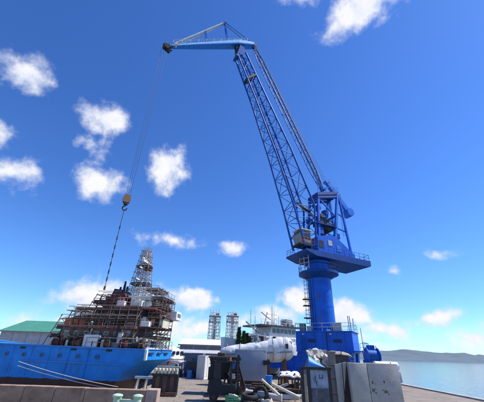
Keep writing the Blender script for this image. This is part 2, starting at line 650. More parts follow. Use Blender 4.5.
for b0 in (0.0, LB - 1.3):
    s = qbox(MB(), -0.8, LA + 2.6, b0, b0 + 1.2, 0.5, 1.15).build('sill_beam', BLUE, crane)
    for a in (-0.3, 0.9, LA + 1.0, LA + 2.1):
        MB().tube(Q(a, b0 + .45, 0.3), Q(a, b0 + .75, 0.3), 0.3, n=16).build('wheel', DARK, s)
qbox(MB(), LA - .3, LA + 4.6, 0.2, 3.6, 1.16, 2.75).build('ballast_box', BLUE, crane)
for k in range(4):
    qbox(MB(), LA + 0.5 + k * 1.0, LA + 0.6 + k * 1.0, 0.12, 0.2, 1.2, 2.7).build('stiffener', BLUE, crane)
railing('deck_railing', [Q(0, 0, 5.85), Q(LA, 0, 5.85), Q(LA, LB, 5.85), Q(0, LB, 5.85), Q(0, 0, 5.85)], 1.0, LGREY, crane)
railing('platform_railing', [Q(-0.1, LB, 3.52), Q(-1.25, LB, 3.52), Q(-1.25, -0.3, 3.52)], 1.0, BLUED, crane)
cb = qbox(MB(), 1.3, 2.5, 0.5, 1.4, 5.86, 6.95).build('control_cabinet', CREAM, crane)
qbox(MB(), 1.4, 2.4, 0.47, 0.5, 5.95, 6.85).build('door', LGREY, cb)
qbox(MB(), 6.5, 7.3, 0.6, 1.3, 5.86, 6.9).build('equipment_locker', GREY, crane)
qbox(MB(), 5.4, 6.1, 0.3, 0.8, 5.86, 6.5).build('equipment_locker', LGREY, crane)
qbox(MB(), 2.8, 3.3, 0.1, 0.5, 5.86, 6.05).build('equipment_locker', WHITE, crane)
for (a, b_, h) in ((0.3, 0.3, 1.9), (0.3, 1.5, 2.0), (0.1, 2.8, 1.8)):
    bar('lamp_post', Q(a, b_, 5.85), Q(a, b_, 5.85 + h), 0.05, BLUED, crane)
ladder('access_ladder', Q(-0.2, -0.7, 0.2), Q(0.5, -0.2, 3.5), 0.5, fd, LGREY, crane)
bar('antenna', Q(-0.9, 1.8, 3.5), Q(-0.9, 1.8, 6.3), 0.04, GREY, crane)

for k in range(7):
    qbox(MB(), .9 + k * 1.0, .94 + k * 1.0, -.05, 0, 3.3, 5.7).build('deck_stiffener', BLUE, deck)
qbox(MB(), -.03, LA + .03, -.09, -.051, 3.25, 3.4).build('lower_flange', BLUE, deck)
for a in (2.6, 6.4):
    qbox(MB(), a, a + .28, -.3, -.06, 5.35, 5.55).build('floodlight', LGREY, deck)
pd = qbox(MB(), LA - 1.5, LA - .7, -.08, -.052, 3.45, 5.1).build('door', BLUED, deck)
qbox(MB(), 3.3, 3.36, -.14, -.06, 3.3, 5.7).build('cable_conduit', DARK, deck)
# --- column
colm = MB().tube((0, 0, 5.85), (0, 0, 14.1), 1.77, n=64).build('column', BLUE, crane, 40)
for z in (5.95, 9.2, 12.4):
    MB().tube((0, 0, z - .04), (0, 0, z + .04), 1.79, n=64).build('weld_band', BLUE, colm, 40)


def ring_mark(z, ang):
    b = MB()
    dirv = Vector((math.sin(ang), -math.cos(ang), 0))
    t = Vector((dirv.y, -dirv.x, 0))
    c = dirv * 1.79 + Z * z
    k = 14
    for i in range(k):
        a0, a1 = 2 * math.pi * i / k, 2 * math.pi * (i + 1) / k
        b.beam(c + t * .38 * math.cos(a0) + Z * .38 * math.sin(a0), c + t * .38 * math.cos(a1) + Z * .38 * math.sin(a1), .08, .03, up=dirv)
    for a0 in (0.5, 2.6, 4.7):
        b.beam(c, c + t * .34 * math.cos(a0) + Z * .34 * math.sin(a0), .07, .03, up=dirv)
    b.build('painted_emblem', mat('faded_emblem_paint', (0.10, 0.16, 0.42), 0.6), colm)


bo_ = MB()
for k in range(36):
    a_ = 6.28318 * k / 36
    bo_.tube((1.9 * math.cos(a_), 1.9 * math.sin(a_), 5.98), (1.9 * math.cos(a_), 1.9 * math.sin(a_), 6.14), .05, n=6)
    if k % 3 == 0:
        bo_.hexa([Vector((math.cos(a_ + d_) * r_, math.sin(a_ + d_) * r_, z_)) for z_, r1_ in ((5.99, 2.03), (6.5, 1.79)) for r_, d_ in ((1.76, -.015), (r1_, -.015), (r1_, .015), (1.76, .015))])
bo_.tube((0, 0, 5.86), (0, 0, 5.985), 2.05, n=48)
bo_.build('base_flange', BLUE, colm, 30)
for ang in (-62, -48):
    a_ = R(ang)
    bar('cable_conduit', (1.81 * math.sin(a_), -1.81 * math.cos(a_), 6.1), (1.81 * math.sin(a_), -1.81 * math.cos(a_), 13.4), .04, BLUED, colm, 6)
ring_mark(10.6, R(-33))
ring_mark(7.4, R(-30))
# caged ladder on the left of the column
ldx = Vector((-1, -0.25, 0)).normalized()
ls = Vector((ldx.y, -ldx.x, 0))
ladder('column_ladder', ldx * 2.0 + Z * 5.9, ldx * 2.0 + Z * 14.2, 0.5, ls, DARK, crane, 0.4, 0.035)
hoops = MB()
for k in range(12):
    z = 6.9 + k * 0.6
    pr = None
    for i in range(7):
        a = math.pi * i / 6
        p = ldx * (2.0 + 0.65 * math.sin(a)) + ls * 0.38 * math.cos(a) + Z * z
        if pr is not None:
            hoops.tube(pr, p, 0.022, n=4)
        pr = p
for i in (1, 3, 5):
    a = math.pi * i / 6
    p = ldx * (2.0 + 0.65 * math.sin(a)) + ls * 0.38 * math.cos(a)
    hoops.tube(p + Z * 6.9, p + Z * 13.5, 0.02, n=4)
hoops.build('ladder_cage', DARK, crane)
for z in (7.6, 9.3, 10.2):
    MB().box(ldx * 2.45 + Z * z, (.9, .9, .12)).build('rest_platform', DARK, crane)
# ring platform
rp = MB().tube((0, 0, 13.95), (0, 0, 14.3), 3.05, n=40).tube((0, 0, 13.3), (0, 0, 13.96), 1.8, 2.9, n=40).build('ring_platform', NAVY, crane, 30)
pts = [Vector((3.0 * math.cos(2 * math.pi * i / 20), 3.0 * math.sin(2 * math.pi * i / 20), 14.3)) for i in range(20)]
railing('ring_railing', pts, 1.05, BLUED, crane, 0.03, 1.2, True)
MB().tube((0, 0, 14.3), (0, 0, 16.2), 1.72, n=48).build('turntable', BLUE, crane, 40)
MB().tube((0, 0, 15.6), (0, 0, 15.95), 1.95, n=48).build('slew_ring', BLUED, crane, 40)
stw = MB()
for k in range(3):
    stw.beam(P(3.0, 14.4 + .0, -1.6 + k * 1.1), P(3.0, 16.9, -1.6 + k * 1.1), .09, .09)
for k in range(4):
    stw.beam(P(3.0, 14.6 + k * .7, -1.6), P(3.0, 14.9 + k * .7, .6), .07, .07)
stw.build('stair_tower', LGREY, crane)

# --- slewing deck and machinery house
sd = MB().prism([(4.1, 17.0), (4.1, 16.75), (2.2, 16.15), (-8.6, 15.95), (-9.0, 16.2), (-9.0, 17.0)], (0, 0, 0), u, Z, 5.4).build('slewing_deck', NAVY, crane)
rails = [P(4.0, 17, -2.6), P(-8.9, 17, -2.6), P(-8.9, 17, 2.6), P(4.0, 17, 2.6)]
railing('slewing_deck_railing', rails, 1.0, BLUED, crane, 0.03, 1.1, True)
mh = MB().prism([(1.0, 17.0), (1.0, 19.8), (-1.8, 20.6), (-3.0, 20.4), (-6.6, 17.9), (-6.6, 17.0)], (0, 0, 0), u, Z, 3.6).build('machinery_house', BLUE, crane)
MB().prism([(-3.6, 17.9), (-3.6, 18.9), (-2.8, 18.9), (-2.8, 17.9)], n_ * -1.83, u, Z, 0.04).build('door', BLUE2, mh)
MB().prism([(-1.9, 18.6), (-1.9, 19.5), (-1.1, 19.5), (-1.1, 18.6)], n_ * -1.83, u, Z, 0.05).build('sign_plate', LGREY, mh)
for k in range(3):
    MB().prism([(-.2 + k * .35, 18.0), (-.2 + k * .35, 19.2), (0.05 + k * .35, 19.2), (0.05 + k * .35, 18.0)], n_ * -1.82, u, Z, 0.05).build('louvre', DARK, mh)
# operator's cab
cabp = [(2.1, 18.2), (2.1, 20.55), (3.9, 20.55), (4.25, 19.6), (3.9, 18.2)]
cab = MB().prism(cabp, n_ * -0.6, u, Z, 1.9).build('operator_cab', GREY, crane)
for (a0, a1) in ((2.25, 2.75), (2.85, 3.3), (3.4, 3.85)):
    MB().prism([(a0, 19.0), (a0, 20.35), (a1, 20.35), (a1, 19.0)], n_ * -1.56, u, Z, 0.03).build('window', GLASS, cab)
MB().beam(P(4.1, 19.65, -1.4), P(4.1, 19.65, 0.2), .04, 1.2, up=(0, 0, 1)).build('windscreen', GLASS, cab)
MB().prism([(1.9, 20.55), (1.9, 20.7), (4.2, 20.7), (4.2, 20.55)], n_ * -0.6, u, Z, 2.1).build('roof', CREAM, cab)
MB().prism([(1.6, 18.0), (1.6, 18.2), (4.4, 18.2), (4.4, 18.0)], n_ * -0.6, u, Z, 2.3).build('floor_plate', DARK, cab)
railing('cab_railing', [P(4.4, 18.2, -1.75), P(1.6, 18.2, -1.75)], 1.0, ORANGE, cab, 0.035, .7)
for o in (-1.6, .4):
    beam('cab_support', P(2.2, 17, o), P(2.2, 18.05, o), .25, .25, BLUED, crane)

# --- A-frame
for o in (-1.5, 1.5):
    beam('a_frame_leg', P(-3.0, 19.9, o), P(-5.3, 29.6, o * .8), .42, .42, BLUEM, crane, n_)
    beam('a_frame_leg', P(-6.2, 18.0, o), P(-5.5, 29.6, o * .8), .30, .30, BLUE, crane, n_)
    beam('a_frame_strut', P(-5.3, 29.0, o * .8), P(-0.4, 27.6, o * .8), .35, .45, BLUED, crane, n_)
    beam('a_frame_strut', P(-0.6, 27.6, o * .8), P(0.4, 19.6, o), .34, .34, BLUE, crane, n_)
    beam('a_frame_brace', P(-1.0, 27.3, o * .8), P(-4.1, 24.4, o * .9), .22, .22, BLUE, crane, n_)
    beam('a_frame_brace', P(-4.4, 25.3, o * .9), P(-5.75, 24.8, o * .9), .16, .16, BLUED, crane, n_)
    beam('a_frame_brace', P(-3.7, 22.4, o * .9), P(-5.9, 22.0, o * .9), .16, .16, BLUED, crane, n_)
for z, a in ((29.3, -5.4), (24.9, -4.3), (27.6, -0.5)):
    beam('a_frame_cross_beam', P(a, z, -1.3), P(a, z, 1.3), .3, .3, BLUED, crane)
pf = MB().prism([(-0.4, 28.0), (-5.4, 29.45), (-5.4, 30.05), (-0.4, 28.6)], (0, 0, 0), u, Z, 2.8).build('top_platform', NAVY, crane)
railing('top_platform_railing', [P(-0.5, 28.6, -1.35), P(-5.3, 30.05, -1.35)], 0.9, BLUED, crane, 0.03, 1)
# luffing drive: screw/rack and gearbox
gb = MB().span(-1, 1, -.9, .9, -1, 1, .15)
gb.bm.transform(Matrix.Translation(P(-1.7, 23.3)) @ Matrix.Rotation(AL, 4, 'Z') @ Matrix.Rotation(R(20), 4, 'Y'))
gb.build('luffing_gearbox', DARK, crane)
MB().tube(P(-2.4, 22.3, -1.3), P(-2.4, 22.3, 1.3), .85, n=20).build('hoist_drum', DARK, crane, 40)
MB().tube(P(-1.2, 24.3, -1.1), P(-1.2, 24.3, .4), .4, n=14).build('drive_motor', DARK, crane, 40)
beam('luffing_rack', P(-2.9, 22.6, 0), P(3.2, 26.2, 0), .3, .34, DARK, crane, n_)
bar('luffing_strut', P(-1.0, 24.3, -.5), P(2.2, 25.8, -.5), .1, PALE_ST, crane)

for (a, z, o, w_, h_, m_) in ((-.3, 21.2, -1.1, .9, 1.2, BLUED), (-3.9, 20.9, -1.0, .8, .9, NAVY), (.3, 23.4, .6, .9, .8, BLUED), (-1.2, 26.2, 0, .8, .7, NAVY), (-3.2, 25.9, .5, .7, .7, BLUED)):
    MB().prism([(a - w_ / 2, z - h_ / 2), (a - w_ / 2, z + h_ / 2), (a + w_ / 2, z + h_ / 2), (a + w_ / 2, z - h_ / 2)], n_ * o, u, Z, .8).build('machinery_box', m_, crane)
railing('mid_platform_railing', [P(1.2, 22.4, -1.7), P(-3.6, 22.4, -1.7)], .9, BLUED, crane, .03, .8)
MB().prism([(1.2, 22.3), (1.2, 22.4), (-3.6, 22.4), (-3.6, 22.3)], n_ * -1.2, u, Z, 1.1).build('mid_platform', NAVY, crane)
ladder('a_frame_ladder', P(-5.0, 21, -1.7), P(-5.6, 29.6, -1.35), .45, n_, BLUED, crane)
# --- counterweight lever
lv = MB().beam(P(-4.2, 32.6), P(-8.4, 27.4), .85, .6, n_).beam(P(-4.0, 32.85), P(-4.4, 32.35), 1.1, .8, n_)
lv.build('counterweight_lever', BLUEM, crane)
cwp = [(.85 * math.cos(2 * math.pi * (i + .5) / 8), .85 * math.sin(2 * math.pi * (i + .5) / 8)) for i in range(8)]
MB().prism([(-8.6 + x, 26.9 + y) for x, y in cwp], (0, 0, 0), u, Z, 1.5).build('counterweight', BLUEM, crane)


# --- lattice boom
def lerp(a, b, t):
    return a + (b - a) * t


bB = [(16.1, 57.0), (11.9, 46.0), (7.9, 34.2), (5.0, 24.5), (3.4, 17.9)]
tB = [(14.3, 58.8), (9.9, 48.6), (4.7, 36.6), (0.7, 25.6), (1.2, 18.2)]
wB = [0.6, 0.85, 1.2, 1.5, 1.6]
boom = MB()
for o in (-1, 1):
    boom.prism([(16.3, 57.0), (15.6, 60.6), (14.7, 60.2), (14.3, 58.6), (15.8, 56.9)], n_ * .62 * o, u, Z, .1)
boom.tube(P(15.5, 57.6, -.7), P(15.5, 57.6, .7), .28, n=12)
boom.beam(P(16.3, 56.6, -.8), P(16.3, 56.6, .8), .45, .35)
boom = boom.build('boom', BLUED, crane)


def boom_pt(track, s, o):
    k = min(3, int(s))
    t = s - k
    a = lerp(track[k][0], track[k + 1][0], t)
    z = lerp(track[k][1], track[k + 1][1], t)
    return P(a, z, o * lerp(wB[k], wB[k + 1], t))


for trk in (bB, tB):
    for o in (-1, 1):
        for k in range(4):
            bar('chord', boom_pt(trk, k, o), boom_pt(trk, min(k + 1, 4), o), 0.165, BLUED, boom, 8)
ss = [0.02]
s = 0.02
while s < 3.55:
    k = min(3, int(s))
    dep = (boom_pt(bB, s, 0) - boom_pt(tB, s, 0)).length
    seg = (boom_pt(bB, k + 1, 0) - boom_pt(bB, k, 0)).length
    s += max(1.9, dep * 0.72) / seg
    ss.append(min(s, 3.75))
for i in range(len(ss) - 1):
    s0, s1 = ss[i], ss[i + 1]
    for o in (-1, 1):
        if i % 2 == 0:
            bar('brace', boom_pt(bB, s0, o), boom_pt(tB, s1, o), .065, BLUED, boom)
        else:
            bar('brace', boom_pt(tB, s0, o), boom_pt(bB, s1, o), .065, BLUED, boom)
        bar('strut', boom_pt(bB, s1, o), boom_pt(tB, s1, o), .055, BLUED, boom)
    for trk in (bB, tB):
        f = 1 if i % 2 == 0 else -1
        bar('brace', boom_pt(trk, s0, -f), boom_pt(trk, s1, f), .05, BLUED, boom)
        bar('cross_tube', boom_pt(trk, s1, -1), boom_pt(trk, s1, 1), .06, BLUED, boom)
# heavy frame part of the way down
for (p, q) in ((boom_pt(bB, .55, -1), boom_pt(bB, .55, 1)), (boom_pt(tB, .55, -1), boom_pt(tB, .55, 1)), (boom_pt(bB, .55, -1), boom_pt(tB, .55, -1)), (boom_pt(bB, .55, 1), boom_pt(tB, .55, 1))):
    beam('portal_frame', p, q, .34, .34, DARK, boom)
# walkway with handrail inside the boom
w = MB()
for k in range(40):
    s0, s1 = .1 + k * .085, .1 + (k + 1) * .085
    a, c = boom_pt(bB, s0, .2).lerp(boom_pt(tB, s0, .2), .45), boom_pt(bB, s1, .2).lerp(boom_pt(tB, s1, .2), .45)
    w.beam(a, c, .5, .05)
    if k % 2 == 0:
        w.tube(a, a + Vector((0, 0, 1)) * .5 + u * .5, .022, n=4)
    w.tube(a + Z * .5 + u * .5, c + Z * .5 + u * .5, .025, n=4)
w.build('walkway', BLUED, boom)

# --- jib (fly boom)
jib = MB()
jb = [(29.6, 50.9, .28), (24, 54.9, .55), (16.0, 60.6, .75), (12.2, 63.0, .6)]
jt = [(29.3, 51.7), (23.7, 55.9), (15.9, 62.0), (12.4, 63.8)]
for k in range(3):
    (a0, z0, w0), (a1, z1, w1) = jb[k], jb[k + 1]
    (c0, y0), (c1, y1) = jt[k], jt[k + 1]
    jib.hexa([P(a0, z0, -w0), P(a1, z1, -w1), P(a1, z1, w1), P(a0, z0, w0), P(c0, y0, -w0), P(c1, y1, -w1), P(c1, y1, w1), P(c0, y0, w0)])
jib = jib.build('jib', JIB_LIT, crane)
fl = MB()
for k in range(3):
    (a0, z0, w0), (a1, z1, w1) = jb[k], jb[k + 1]
    (c0, y0), (c1, y1) = jt[k], jt[k + 1]
    e0, e1 = Vector((c0 - a0, y0 - z0)) * .26, Vector((c1 - a1, y1 - z1)) * .26
    w0 += .03; w1 += .03
    b0, b1 = Vector((a0, z0)) - e0 * .05, Vector((a1, z1)) - e1 * .05
    fl.hexa([P(b0.x, b0.y, -w0), P(b1.x, b1.y, -w1), P(b1.x, b1.y, w1), P(b0.x, b0.y, w0), P(b0.x + e0.x, b0.y + e0.y, -w0), P(b1.x + e1.x, b1.y + e1.y, -w1), P(b1.x + e1.x, b1.y + e1.y, w1), P(b0.x + e0.x, b0.y + e0.y, w0)])
fl.build('jib_shaded_underside', BLUEM, jib)  # darker blue paints in the shade along the jib's underside
for o in (-.35, .35):
    beam('tie_rod', P(28.6, 52.2, o), P(19.3, 66.4, o * .6), .2, .3, PALE_ST, jib, n_)
    beam('tie_rod', P(19.3, 66.4, o * .6), P(12.6, 63.6, o), .16, .22, BLUE2, jib, n_)
    beam('post', P(18.2, 60.2, o), P(19.3, 66.4, o * .6), .16, .2, BLUE, jib, n_)
    beam('post', P(22.6, 56.9, o), P(23.2, 60.3, o * .6), .14, .16, BLUE, jib, n_)
MB().tube(P(19.3, 66.4, -.5), P(19.3, 66.4, .5), .28, n=12).build('apex_pin', BLUE2, jib, 40)
hr = MB()
for k in range(11):
    t = k / 10
    c = P(lerp(28.8, 14, t), lerp(52.1, 63.2, t), -.62)
    hr.tube(c, c + Z * .8, .025, n=4)
hr.tube(P(28.8, 52.9, -.62), P(14, 64.0, -.62), .03, n=5)
hr.tube(P(28.8, 52.5, -.62), P(14, 63.6, -.62), .025, n=5)
hr.build('handrail', LGREY, jib)
for c, r_ in ((P(29.9, 50.9), .5), (P(29.3, 50.3), .34), (P(15.8, 62.2), .5), (P(12.0, 63.6), .6)):
    sh = MB()
    for o in (-.3, 0.0, .3):
        sh.tube(c + n_ * (o - .07), c + n_ * (o + .07), r_, n=20)
    sh.build('sheave', DARK, jib, 40)
for o in (-.5, .5):
    MB().prism([(29.4, 51.5), (30.2, 51.3), (30.15, 50.6), (29.3, 50.1), (28.6, 51.2)], n_ * o * .8, u, Z, .06).build('cheek_plate', DARK, jib)
MB().tube(P(28.2, 51.9, -.1), P(28.2, 51.9, -.9), .18, n=10).build('floodlight', CREAM, jib)
ml = MB().prism([(16.5, 60.2), (14.8, 61.2), (14.8, 58.8), (16.2, 57.4)], (0, 0, 0), u, Z, .9)
ml.build('jib_hinge', DARK, jib)

# --- lattice tie between jib tail and A-frame
tie = MB().tube(P(12.3, 63.2, -.6), P(12.3, 63.2, .6), .2, n=10).tube(P(-2.9, 30.2, -.8), P(-2.9, 30.2, .8), .2, n=10).build('tie_link', BLUED, crane)
T0, T1 = Vector((12.3, 63.2)), Vector((-2.9, 30.2))
tdir = (T1 - T0).normalized()
tn = Vector((-tdir.y, tdir.x))
if tn.x > 0:
    tn = -tn          # tn: outer (upper/right) side


def tp(t, e, o):
    q = T0.lerp(T1, t)
    f = min(1, min(t, 1 - t) * 8)
    q = q + tn * e * lerp(.25, 1, f)
    return P(q.x, q.y, o * lerp(.5, 1, f))


for e in (-.42, .42):
    for o in (-.45, .45):
        for (ta, tb) in ((0, .125), (.125, .875), (.875, 1)):
            bar('chord', tp(ta, e, o), tp(tb, e, o), .085, BLUED, tie, 6)
NT = 26
for k in range(NT):
    t0, t1 = k / NT, (k + 1) / NT
    f = 1 if k % 2 == 0 else -1
    for o in (-.45, .45):
        bar('brace', tp(t0, -.42 * f, o), tp(t1, .42 * f, o), .045, BLUED, tie)
    bar('brace', tp(t0, .42, -.45 * f), tp(t1, .42, .45 * f), .04, BLUED, tie)
hr = MB()
for k in range(34):
    t0, t1 = .03 + k * .0275, .03 + (k + 1) * .0275
    a, c = tp(t0, .45, -.3), tp(t1, .45, -.3)
    hr.beam(a, c, .5, .04)
    if k % 2 == 0:
        for o in (-.5, .5):
            hr.tube(tp(t0, .45, o), tp(t0, 1.25, o), .022, n=4)
    for o in (-.5, .5):
        hr.tube(tp(t0, 1.25, o), tp(t1, 1.25, o), .025, n=4)
hr.build('stairway', PALE_ST, tie)
for t in (.15, .3, .38, .5, .62, .75):
    MB().box(tp(t, .1, 0), (.6, .6, .12)).build('landing', PALE_ST, tie)
beam('tie_connector', P(-2.9, 30.2, 0), P(-4.4, 31.4, 0), .25, .5, BLUE, crane, n_)

# --- hoist ropes
for o in (-.22, .22):
    bar('hoist_rope', P(12.2, 64.1, o), P(29.6, 51.6, o), .02, WIRE, crane, 5)
    bar('hoist_rope', P(12.2, 64.1, o), P(-5.2, 30.0, o), .02, WIRE, crane, 5)
bar('hoist_rope', P(30.45, 50.9, .25), P(30.2, 20.6, .25), .02, WIRE, crane, 5)
bar('hoist_rope', P(29.5, 50.9, -.25), P(29.75, 20.6, -.25), .02, WIRE, crane, 5)
bar('hoist_rope', P(30.0, 50.3, 0), P(30.0, 20.6, 0), .015, WIRE, crane, 5)

# hook block hangs from the ropes: a thing of its own
hb = thing('hook_block', 'yellowed crane hook block hanging on ropes below the jib tip', 'crane hook', crane.location + P(30, 18.3))
hb.scale = (.68, .68, .76)
HB = Matrix.Rotation(math.atan2(u.y, u.x), 3, 'Z')
b = MB()
b.prism([(-.55, 1.3), (-.7, 2.0), (-.5, 2.75), (.5, 2.75), (.7, 2.0), (.55, 1.3)], n_ * -.32, u, Z, .1)
b.build('cheek_plate', YEL, hb)
MB().prism([(-.55, 1.3), (-.7, 2.0), (-.5, 2.75), (.5, 2.75), (.7, 2.0), (.55, 1.3)], n_ * .32, u, Z, .1).build('cheek_plate', DARK, hb)
MB().tube(n_ * -.2 + Z * 2.0, n_ * .2 + Z * 2.0, .62, n=22).build('sheave', DARK, hb, 40)
MB().box((0, 0, 1.15), (.75, .7, .5), HB, .06).build('crosshead', DARK, hb)
hk = MB()
hp = []
for i in range(15):
    a = R(90 - i * 20)
    hp.append(u * .38 * math.cos(a) + Z * (.28 + .38 * math.sin(a)))
hk.path([Z * 1.0, Z * .66] + hp, .11, 8)
hk.build('hook', DARK, hb)
# taglines / sling below the hook
sl = thing('sling_chain', 'long dark sling hanging straight down from the crane hook', 'sling', crane.location + P(30, 8.5))
bar('sling_rope', Z * 9.72, Z * 0.3, .035, WIRE, sl, 5)
for z in (7.4, 6.0, 4.9, 3.9, 2.9, 2.0, 1.2):
    MB().tube(Z * (z - .22), Z * (z + .22), .075, n=8).build('chain_sleeve', DARK, sl)
MB().tube(Z * 0, Z * .4, .11, n=10).build('end_weight', RUST, sl)


# ------------------------------------------------------------------ scaffolds
def scaffold(label, loc, rotz, nx, ny, nz, bx, by, bz, m, taper=0.0, r=.045, planks=True, jitter=0.0, skip=0.0, group=None, diag=True, extra=0.6, name='scaffold'):
    t = thing(name, label, 'scaffold', loc, rotz, group)
    rr = random.Random(sum(map(ord, label)))

    def pt(i, j, k):
        f = 1 - taper * k / max(1, nz)
        return Vector(((i - nx / 2) * bx * f, (j - ny / 2) * by * f, k * bz))
    for i in range(nx + 1):
        for j in range(ny + 1):
            top = nz + extra * rr.random() * (1 if taper == 0 else .4)
            kk = nz
            if skip and rr.random() < skip:
                kk = max(1, nz - 1)
                top = kk + .5
            p1 = pt(i, j, kk) + Z * (top - kk) * bz
            bar('standard', pt(i, j, 0), p1 + Vector((rr.uniform(-jitter, jitter), rr.uniform(-jitter, jitter), 0)), r, m, t, 5)
    for k in range(1, nz + 1):
        for i in range(nx + 1):
            if ny:
                bar('transom', pt(i, 0, k) - Vector((0, .15, 0)), pt(i, ny, k) + Vector((0, .15, 0)), r * .9, m, t, 5)
        for j in range(ny + 1):
            bar('ledger', pt(0, j, k) - Vector((.14, 0, 0)), pt(nx, j, k) + Vector((.14, 0, 0)), r * .9, m, t, 5)
            bar('guard_rail', pt(0, j, k) + Z * .5 * bz, pt(nx, j, k) + Z * .5 * bz, r * .75, m, t, 5)
        if planks is True or (planks and k in planks):
            js = range(ny) if ny else []
            for j in js:
                for q in range(2):
                    a, c = pt(0, j, k).lerp(pt(0, j + 1, k), .25 + .5 * q), pt(nx, j, k).lerp(pt(nx, j + 1, k), .25 + .5 * q)
                    e = (c - a).normalized() * rr.uniform(.0, .16)
                    beam('plank', a - e + Z * .07, c + e + Z * .07, min(.4, by * .3), .05, PLANKD, t, up=(0, 1, 0)).rotation_euler
    if diag:
        for k in range(nz):
            i = k % max(1, nx)
            for j in range(ny + 1):
                if rr.random() < .8:
                    bar('brace', pt(i, j, k), pt(i + 1, j, k + 1), r * .8, m, t, 5)
            if ny:
                for i2 in (0, nx):
                    bar('brace', pt(i2, 0 if k % 2 else ny, k), pt(i2, ny if k % 2 else 0, k + 1), r * .8, m, t, 5)
    return t


# ------------------------------------------------------------------ the blue ship under repair
SHIP_LOC = Vector((-8.05, 33.9, 0))
SHIP_RZ = R(-6.3)
ship = thing('repair_ship', 'blue hulled ship under repair in the dock, white deckhouse wrapped in scaffolding', 'ship', SHIP_LOC, SHIP_RZ)


def hull_material(name, top, boot, zline):
    m = mat(name, top, 0.5, 0, 0.28, 0.8, 0.2, (0.03, 0.06, 0.2), 0.5, bscale=1.1)
    nt = m.node_tree
    N, L = nt.nodes, nt.links
    b = N['Principled BSDF']
    src = b.inputs['Base Color'].links[0].from_socket
    g = N.new('ShaderNodeNewGeometry')
    sx = N.new('ShaderNodeSeparateXYZ')
    L.new(g.outputs['Position'], sx.inputs[0])
    n = N.new('ShaderNodeTexNoise')
    n.inputs['Scale'].default_value = 1.5
    n.inputs['Detail'].default_value = 6
    L.new(g.outputs['Position'], n.inputs['Vector'])
    ad = N.new('ShaderNodeMath'); ad.operation = 'MULTIPLY_ADD'
    L.new(n.outputs['Fac'], ad.inputs[0]); ad.inputs[1].default_value = .25; L.new(sx.outputs['Z'], ad.inputs[2])
    st_n = N.new('ShaderNodeTexNoise')
    st_n.inputs['Scale'].default_value = 3.2
    st_n.inputs['Detail'].default_value = 7
    st_m = N.new('ShaderNodeMapping')
    st_m.inputs['Scale'].default_value = (1.6, 1.6, .16)
    L.new(g.outputs['Position'], st_m.inputs[0]); L.new(st_m.outputs[0], st_n.inputs['Vector'])
    st_r = N.new('ShaderNodeMapRange')
    st_r.inputs['From Min'].default_value = .57
    st_r.inputs['From Max'].default_value = .74
    st_r.inputs['To Max'].default_value = .7
    L.new(st_n.outputs['Fac'], st_r.inputs['Value'])
    st_x = N.new('ShaderNodeMixRGB')
    L.new(st_r.outputs[0], st_x.inputs[0]); L.new(src, st_x.inputs[1])
    st_x.inputs[2].default_value = (.10, .075, .09, 1)
    src = st_x.outputs[0]
    mr = N.new('ShaderNodeMapRange')
    mr.inputs['From Min'].default_value = zline + .1
    mr.inputs['From Max'].default_value = zline + .16
    L.new(ad.outputs[0], mr.inputs['Value'])
    mx = N.new('ShaderNodeMixRGB')
    L.new(mr.outputs[0], mx.inputs[0])
    n4 = N.new('ShaderNodeMixRGB')
    n4.inputs[1].default_value = (*[c * .5 for c in boot], 1)
    n4.inputs[2].default_value = (*boot, 1)
    L.new(n.outputs['Fac'], n4.inputs[0])
    L.new(n4.outputs[0], mx.inputs[1])
    L.new(src, mx.inputs[2])
    L.new(mx.outputs[0], b.inputs['Base Color'])
    return m


HULLB = hull_material('ship_hull_paint', (0.006, 0.25, 0.72), (0.085, 0.03, 0.03), 0.28)


def loft(stations, m, name, parent, smooth=35):
    "stations: list of (x, [(y, z), ...]) open sections from port rail round the keel to starboard rail"
    bm = bmesh.new()
    rows = [[bm.verts.new((x, y, z)) for y, z in sec] for x, sec in stations]
    for a, c in zip(rows[:-1], rows[1:]):
        for i in range(len(a) - 1):
            bm.faces.new((a[i], a[i + 1], c[i + 1], c[i]))
    bm.faces.new(rows[0])
    bm.faces.new(list(reversed(rows[-1])))
    for a, c in zip(rows[:-1], rows[1:]):
        bm.faces.new((a[-1], a[0], c[0], c[-1]))
    bmesh.ops.recalc_face_normals(bm, faces=bm.faces)
    me = bpy.data.meshes.new(name)
    bm.to_mesh(me)
    bm.free()
    me.materials.append(m)
    for p in me.polygons:
        p.use_smooth = True
    me.set_sharp_from_angle(angle=R(smooth))
    return new_ob(name, me, parent)


def ship_sec(hb, zk, zt, flare=0.0, bil=.55):
    s = [(-hb - flare, zt), (-hb - flare * .5, lerp(zk, zt, .62)), (-hb, lerp(zk, zt, .35)), (-hb * .93, zk + bil * .35), (-hb * .7, zk)]
    return s + [(-y, z) for y, z in reversed(s)]


st = [(0.0, ship_sec(3.95, 2.0, 2.9, .1, .2)), (-.8, ship_sec(4.0, 1.5, 2.9, .1, .3)), (-1.8, ship_sec(4.0, .7, 2.9, .08)), (-2.8, ship_sec(4.0, -.6, 2.9, .05)),
      (-4.2, ship_sec(4.0, -1.4, 2.9)), (-9, ship_sec(4.1, -1.6, 2.95)), (-15, ship_sec(4.1, -1.6, 3.0)), (-20, ship_sec(3.8, -1.6, 3.2, .2)), (-24, ship_sec(2.8, -1.6, 3.6, .5)), (-28, ship_sec(1.3, -1.5, 4.2, .8)), (-30.5, ship_sec(.2, -.6, 4.8, .6))]
hull = loft(st, HULLB, 'hull', ship)
